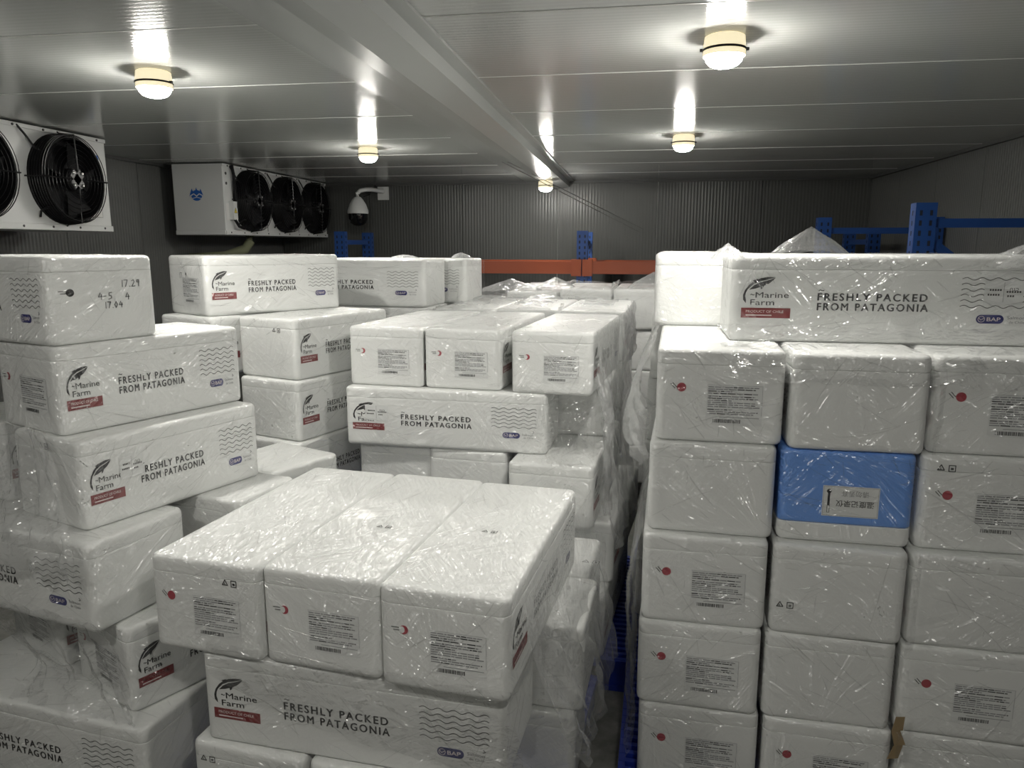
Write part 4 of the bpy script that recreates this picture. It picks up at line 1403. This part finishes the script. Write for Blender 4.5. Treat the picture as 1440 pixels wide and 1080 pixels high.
# ------------------------------------------------------------------ unit coolers
def make_cooler(length, fans, label, y_near, detail):
    """hangs under the ceiling by the left wall; local y runs along its front, +x is the blowing side"""
    H, D = 0.575, 0.45
    root = empty('unit_cooler', (-3.36, y_near, ZC - 0.008 - H))
    tag(root, label, 'cooler', 'white unit coolers')
    c = MB()
    c.box((-D / 2, length / 2, H / 2), (D, length, H), 'white_metal')
    c.box((0.004, length / 2, 0.018), (0.012, length + 0.006, 0.036), 'white_metal')
    c.box((0.003, length / 2, H - 0.012), (0.010, length + 0.006, 0.024), 'white_metal')
    c.box((-D / 2, -0.004, 0.018), (D, 0.010, 0.036), 'white_metal')
    bv = obj('casing', c, root)
    md = bv.modifiers.new('b', 'BEVEL'); md.width = 0.004; md.segments = 2
    for k in range(1, 3):
        if detail:
            s = MB(); s.box((0.0015, fans[k - 1] + 0.34, H / 2), (0.003, 0.003, H - 0.08), 'hub')
            obj('panel_joint', s, root)
    b_ = MB()
    yy = 0.07
    while yy < length:
        for zz in (0.02, H - 0.014):
            b_.lathe([(0.007, 0.008), (0.007, 0.013), (0.003, 0.015)], 'hub', 8, 'X', (0, yy, zz))
        yy += 0.22
    obj('screws', b_, root)['kind'] = 'stuff'
    for fy in fans:
        r = 0.245
        zc = 0.295
        sh = MB()
        sh.lathe([(r + 0.012, 0.0), (r + 0.012, 0.012), (r + 0.002, 0.016), (r - 0.006, 0.10), (r - 0.012, 0.10), (r - 0.014, 0.01), (0.0, 0.0045)], 'black', 40, 'X', (0, fy, zc))
        ft = smooth_by_angle(obj('fan_shroud', sh, root))
        g = MB()
        for k in range(7):
            rr_ = r + 0.012 - 0.001 * k
            g.tube([(0.014 + 0.0155 * k, fy + rr_ * math.cos(a), zc + rr_ * math.sin(a)) for a in [q * 2 * math.pi / 40 for q in range(40)]], 0.0028, 'wire', 5, True)
        for k in range(7):
            rr_ = 0.06 + k * 0.028
            g.tube([(0.112, fy + rr_ * math.cos(a), zc + rr_ * math.sin(a)) for a in [q * 2 * math.pi / 32 for q in range(32)]], 0.0018, 'wire', 4, True)
        for a in (0, 90, 180, 270):
            ca, sa = math.cos(R(a)), math.sin(R(a))
            g.tube([(0.0, fy + (r + 0.03) * ca, zc + (r + 0.03) * sa), (0.02, fy + (r + 0.016) * ca, zc + (r + 0.016) * sa),
                    (0.113, fy + (r + 0.008) * ca, zc + (r + 0.008) * sa), (0.118, fy + 0.05 * ca, zc + 0.05 * sa)], 0.0045, 'wire', 6)
        obj('fan_guard', g, root)
        bl = MB()
        for k in range(5):
            a0 = R(k * 72)
            vs = []
            for (rad, da, xx) in ((0.06, -0.25, 0.03), (0.215, -0.30, 0.025), (0.215, 0.38, 0.075), (0.06, 0.35, 0.06)):
                vs.append((xx, fy + rad * math.cos(a0 + da), zc + rad * math.sin(a0 + da)))
            bl.poly(vs, 'black')
        bo = obj('fan_blades', bl, root)
        sm = bo.modifiers.new('s', 'SOLIDIFY'); sm.thickness = 0.004
        hb = MB()
        hb.lathe([(0.062, 0.02), (0.062, 0.085), (0.050, 0.095), (0.0, 0.097)], 'black', 20, 'X', (0, fy, zc))
        for a in (0, 90):
            hb.box((0.105, fy, zc), (0.012, 0.12, 0.05), 'hub', Matrix.Rotation(R(45 + a), 3, 'X'))
        hm = obj('motor', hb, root)
        bt = MB()
        for a in (45, 135, 225, 315):
            bt.lathe([(0.009, 0.111), (0.009, 0.118), (0.004, 0.122)], 'steel', 8, 'X', (0, fy + 0.05 * math.cos(R(a)), zc + 0.05 * math.sin(R(a))))
        obj('motor_bolts', bt, hm)['kind'] = 'stuff'
        cb = MB()
        cb.tube([(0.006, fy - 0.30, H - 0.01), (0.02, fy - 0.26, H - 0.06), (0.03, fy - 0.215, H - 0.12), (0.06, fy - 0.19, H - 0.15)], 0.006, 'wire', 7)
        obj('fan_cable', cb, root)
        hk = MB()
        hk.tube([(0.01, fy - 0.20, zc - 0.22), (0.03, fy - 0.215, zc - 0.19), (0.06, fy - 0.20, zc - 0.17), (0.075, fy - 0.15, zc - 0.165)], 0.006, 'wire', 7)
        obj('guard_clip', hk, root)
    return root

def emblem(root, loc, rot, name='emblem', s=1.0):
    p = Print()
    p.disc(0, 0, 0.036 * s, 'emblem', 0.0, 20, 0.9)
    for (a, b_, c) in ((-0.03, 0.02, 0.05), (0.0, 0.02, 0.058), (0.028, 0.02, 0.048)):
        p.pl([(s * (a - 0.018), -0.004 * s), (s * (a + 0.018), -0.004 * s), (s * a, c * s * 0.85)], 'emblem', 0.0004)
    p.stroke([(-0.042 * s, -0.002 * s), (-0.018 * s, 0.010 * s), (0, -0.004 * s), (0.018 * s, 0.010 * s), (0.042 * s, -0.002 * s)], 0.006 * s, 'sticker', 0.0008)
    p.stroke([(-0.03 * s, -0.018 * s), (0, -0.010 * s), (0.03 * s, -0.018 * s)], 0.004 * s, 'sticker', 0.0008)
    o = obj(name, p, root)
    o.location = loc
    o.rotation_euler = rot
    o['label'] = 'blue maker\'s emblem'
    return o

front_rot = (0, 0, R(90))
c1 = make_cooler(2.13, [0.36, 1.04, 1.72], 'white unit cooler cut by the picture edge, one whole black fan in view', 2.40, False)
emblem(c1, (0.003, 2.02, 0.44), front_rot, s=0.95)
p = Print()
p.rect(-0.05, -0.042, 0.05, 0.042, 'sticker')
for k in range(4):
    p.ring(-0.03 + 0.02 * k, 0.0, 0.008, 0.0018, 'hub', 0.0004, 12)
    p.rect(-0.04, 0.02 + 0.004 * k, 0.04, 0.0218 + 0.004 * k, 'hub', 0.0004)
p.stroke([(-0.05, -0.042), (0.05, -0.042), (0.05, 0.042), (-0.05, 0.042), (-0.05, -0.042)], 0.002, 'hub', 0.0004)
o = obj('rating_plate', p, c1); o.location = (0.003, 2.0, 0.13); o.rotation_euler = front_rot
c2 = make_cooler(2.12, [0.40, 1.06, 1.73], 'white unit cooler with three black fans in a row, plain end panel to the viewer', 5.94, True)
emblem(c2, (-0.24, -0.003, 0.32), (0, 0, 0), s=1.35)
p = MB(); p.box((0.022, 0.10, 0.20), (0.04, 0.07, 0.15), 'white_metal')
jb = obj('junction_box', p, c2)
p = Print()
p.pl([(-0.026, -0.02), (0.026, -0.02), (0, 0.026)], 'black'); p.pl([(-0.021, -0.017), (0.021, -0.017), (0, 0.019)], 'yellow', 0.0005)
p.pl([(0.003, 0.012), (-0.006, -0.002), (0.0, -0.001), (-0.003, -0.013), (0.006, 0.002), (0.0, 0.002)], 'black', 0.001)
o = obj('warning_sign', p, jb); o.location = (0.0435, 0.10, 0.20); o.rotation_euler = front_rot
o['label'] = 'yellow triangle warning sign with a lightning bolt'
p = Print(); p.rect(-0.05, -0.07, 0.05, 0.07, 'sticker')
o = obj('rating_plate', p, c2); o.location = (0.003, 0.02 + 0.05, 0.19); o.rotation_euler = front_rot
p = MB()
p.tube([(0.02, 0.12, 0.57), (0.03, 0.125, 0.5), (0.03, 0.13, 0.4), (0.03, 0.14, 0.3), (0.035, 0.14, 0.22)], 0.014, 'black', 8)
p.tube([(0.03, 0.10, 0.13), (0.05, 0.13, 0.07), (0.06, 0.19, 0.055), (0.06, 0.24, 0.09), (0.05, 0.26, 0.13)], 0.012, 'black', 8)
obj('conduit', p, c2)
p = MB(); p.lathe([(0.012, 0.0), (0.012, 0.004)], 'hub', 10, 'X', (0.0, 0.05, 0.42)); p.lathe([(0.012, 0.0), (0.012, 0.004)], 'hub', 10, 'X', (0.0, 0.05, 0.5))
obj('knockout', p, c2)
for c_, yy in ((c2, 0.62), (c1, 0.92)):
    p = MB()
    p.tube([(-0.12, yy, 0.0), (-0.12, yy, -0.05), (-0.15, yy - 0.04, -0.12), (-0.28, yy - 0.16, -0.18), (-0.55, yy - 0.3, -0.2)], 0.042, 'khaki', 12)
    smooth_by_angle(obj('drain_pipe', p, c_), 50)['label'] = 'khaki insulated drain pipe'

# ------------------------------------------------------------------ dome camera
root = empty('dome_camera', (-2.86, 7.7, 2.20))
tag(root, 'white ceiling dome security camera with a black lower half', 'camera')
p = MB(); p.lathe([(0.0, 0.0), (0.045, 0.006), (0.080, 0.03), (0.098, 0.07), (0.100, 0.13)], 'dome', 32)
smooth_by_angle(obj('dome', p, root), 60)['label'] = 'black dome'
p = MB(); p.lathe([(0.104, 0.125), (0.108, 0.135), (0.106, 0.16), (0.085, 0.22), (0.055, 0.27), (0.032, 0.295), (0.0, 0.30)], 'white_metal', 32)
smooth_by_angle(obj('housing', p, root), 50)
p = MB(); p.tube([(0, 0, 0.29), (0, 0, 0.33), (0.02, 0.03, 0.36), (0.06, 0.09, 0.375), (0.10, 0.16, 0.38), (0.12, 0.47, 0.38)], 0.022, 'white_metal', 12)
p.box((0.12, 0.48, 0.36), (0.12, 0.03, 0.14), 'white_metal')
smooth_by_angle(obj('bracket', p, root), 40)
p = MB(); p.tube([(0.05, 0.05, 0.30), (0.09, 0.12, 0.33), (0.10, 0.3, 0.42), (0.03, 0.45, 0.45)], 0.006, 'wire', 6)
obj('cable', p, root)

# ------------------------------------------------------------------ pallet racks
def post(parent, x, y, z, face_y=True):
    p = MB()
    w, d, t_ = 0.10, 0.075, 0.006
    p.box((x, y - d / 2, z / 2), (w, t_, z), 'rack_blue')
    p.box((x - w / 2 + t_ / 2, y, z / 2), (t_, d, z), 'rack_blue')
    p.box((x + w / 2 - t_ / 2, y, z / 2), (t_, d, z), 'rack_blue')
    o = obj('post', p, parent)
    s = MB()
    zz = z - 0.05
    while zz > 1.3:
        for k in (-1, 1):
            s.box((x + k * 0.024, y - d / 2 - 0.0032, zz), (0.013, 0.0012, 0.026), 'slot')
            s.box((x + k * (w / 2 + 0.0004), y, zz), (0.0012, 0.012, 0.024), 'slot')
        zz -= 0.05
    obj('slot_holes', s, o)['kind'] = 'stuff'
    return o

def rack(name, label, frames, depth_vec, beams, z):
    root = empty(name, (frames[0][0], frames[0][1], 0))
    tag(root, label, 'rack', 'blue and orange pallet racks')
    ox, oy = frames[0][0], frames[0][1]
    dx, dy = depth_vec
    for (x, y) in frames:
        x, y = x - ox, y - oy
        post(root, x, y, z); post(root, x + dx, y + dy, z)
        for zz in (0.25, z - 0.10):
            p = MB(); p.bar((x, y, zz), (x + dx, y + dy, zz), 0.03, 0.045, 'rack_blue'); obj('cross_brace', p, root)
        zs = [z - 0.16, z - 0.75, z - 1.35]
        for i, (a, b_) in enumerate(zip(zs, zs[1:])):
            q0, q1 = ((0, 0), (dx, dy)) if i % 2 == 0 else ((dx, dy), (0, 0))
            p = MB(); p.bar((x + q0[0], y + q0[1], a), (x + q1[0], y + q1[1], b_), 0.03, 0.045, 'rack_blue'); obj('diagonal_brace', p, root)
    for (a, b_, zz) in beams:
        p = MB()
        A = Vector((a[0] - ox, a[1] - oy, zz)); B = Vector((b_[0] - ox, b_[1] - oy, zz))
        p.bar(A, B, 0.045, 0.11, 'rack_orange')
        p.bar(A + Vector((0, 0, 0.045)), B + Vector((0, 0, 0.045)), 0.055, 0.02, 'rack_orange')
        o = obj('beam', p, root)
        o['label'] = 'orange load beam'
        for q in (A, B):
            pl = MB(); pl.box(q, (0.09, 0.085, 0.15), 'rack_orange')
            obj('beam_plate', pl, o)
    return root
fx = [-2.78, -0.47, 2.02]
fy = [7.05, 7.0, 7.0]
rack('pallet_rack', 'blue pallet rack with an orange beam along the back wall', [(x, 7.0) for x in fx], (0, 0.75),
     [((fx[0] + 0.05, 6.96), (fx[1] - 0.05, 6.96), 1.80), ((fx[1] + 0.05, 6.96), (fx[2] - 0.05, 6.96), 1.80),
      ((fx[0] + 0.05, 7.75), (fx[1] - 0.05, 7.75), 1.80), ((fx[1] + 0.05, 7.75), (fx[2] - 0.05, 7.75), 1.80)], 2.13)
rack('pallet_rack', 'blue rack uprights with a diagonal brace by the side wall behind the tall stack', [(1.435, 4.18), (1.435, 6.25)], (0.80, 0.0),
     [((1.435, 4.23), (1.435, 6.2), 1.70), ((2.235, 4.23), (2.235, 6.2), 1.70)], 2.21)

# pair of slanting reflections, modelled as thin tubes from ceiling to back wall
for nm, dx, lb in (('reflection_line', 0.0, 'thin reflection line slanting from the ceiling to the back wall, the lower of a pair'),
                   ('reflection_line', 0.045, 'thin reflection line slanting from the ceiling to the back wall, the upper of a pair')):
    p = MB()
    p.tube([(-1.087 + dx, 6.211, ZC - 0.002), (0.036 + dx, YB - 0.005, 2.142 + dx * 0.6)], 0.0028, 'steel', 6)
    o = obj(nm, p)
    tag(o, lb, 'wire', 'pair of slanting reflection lines')
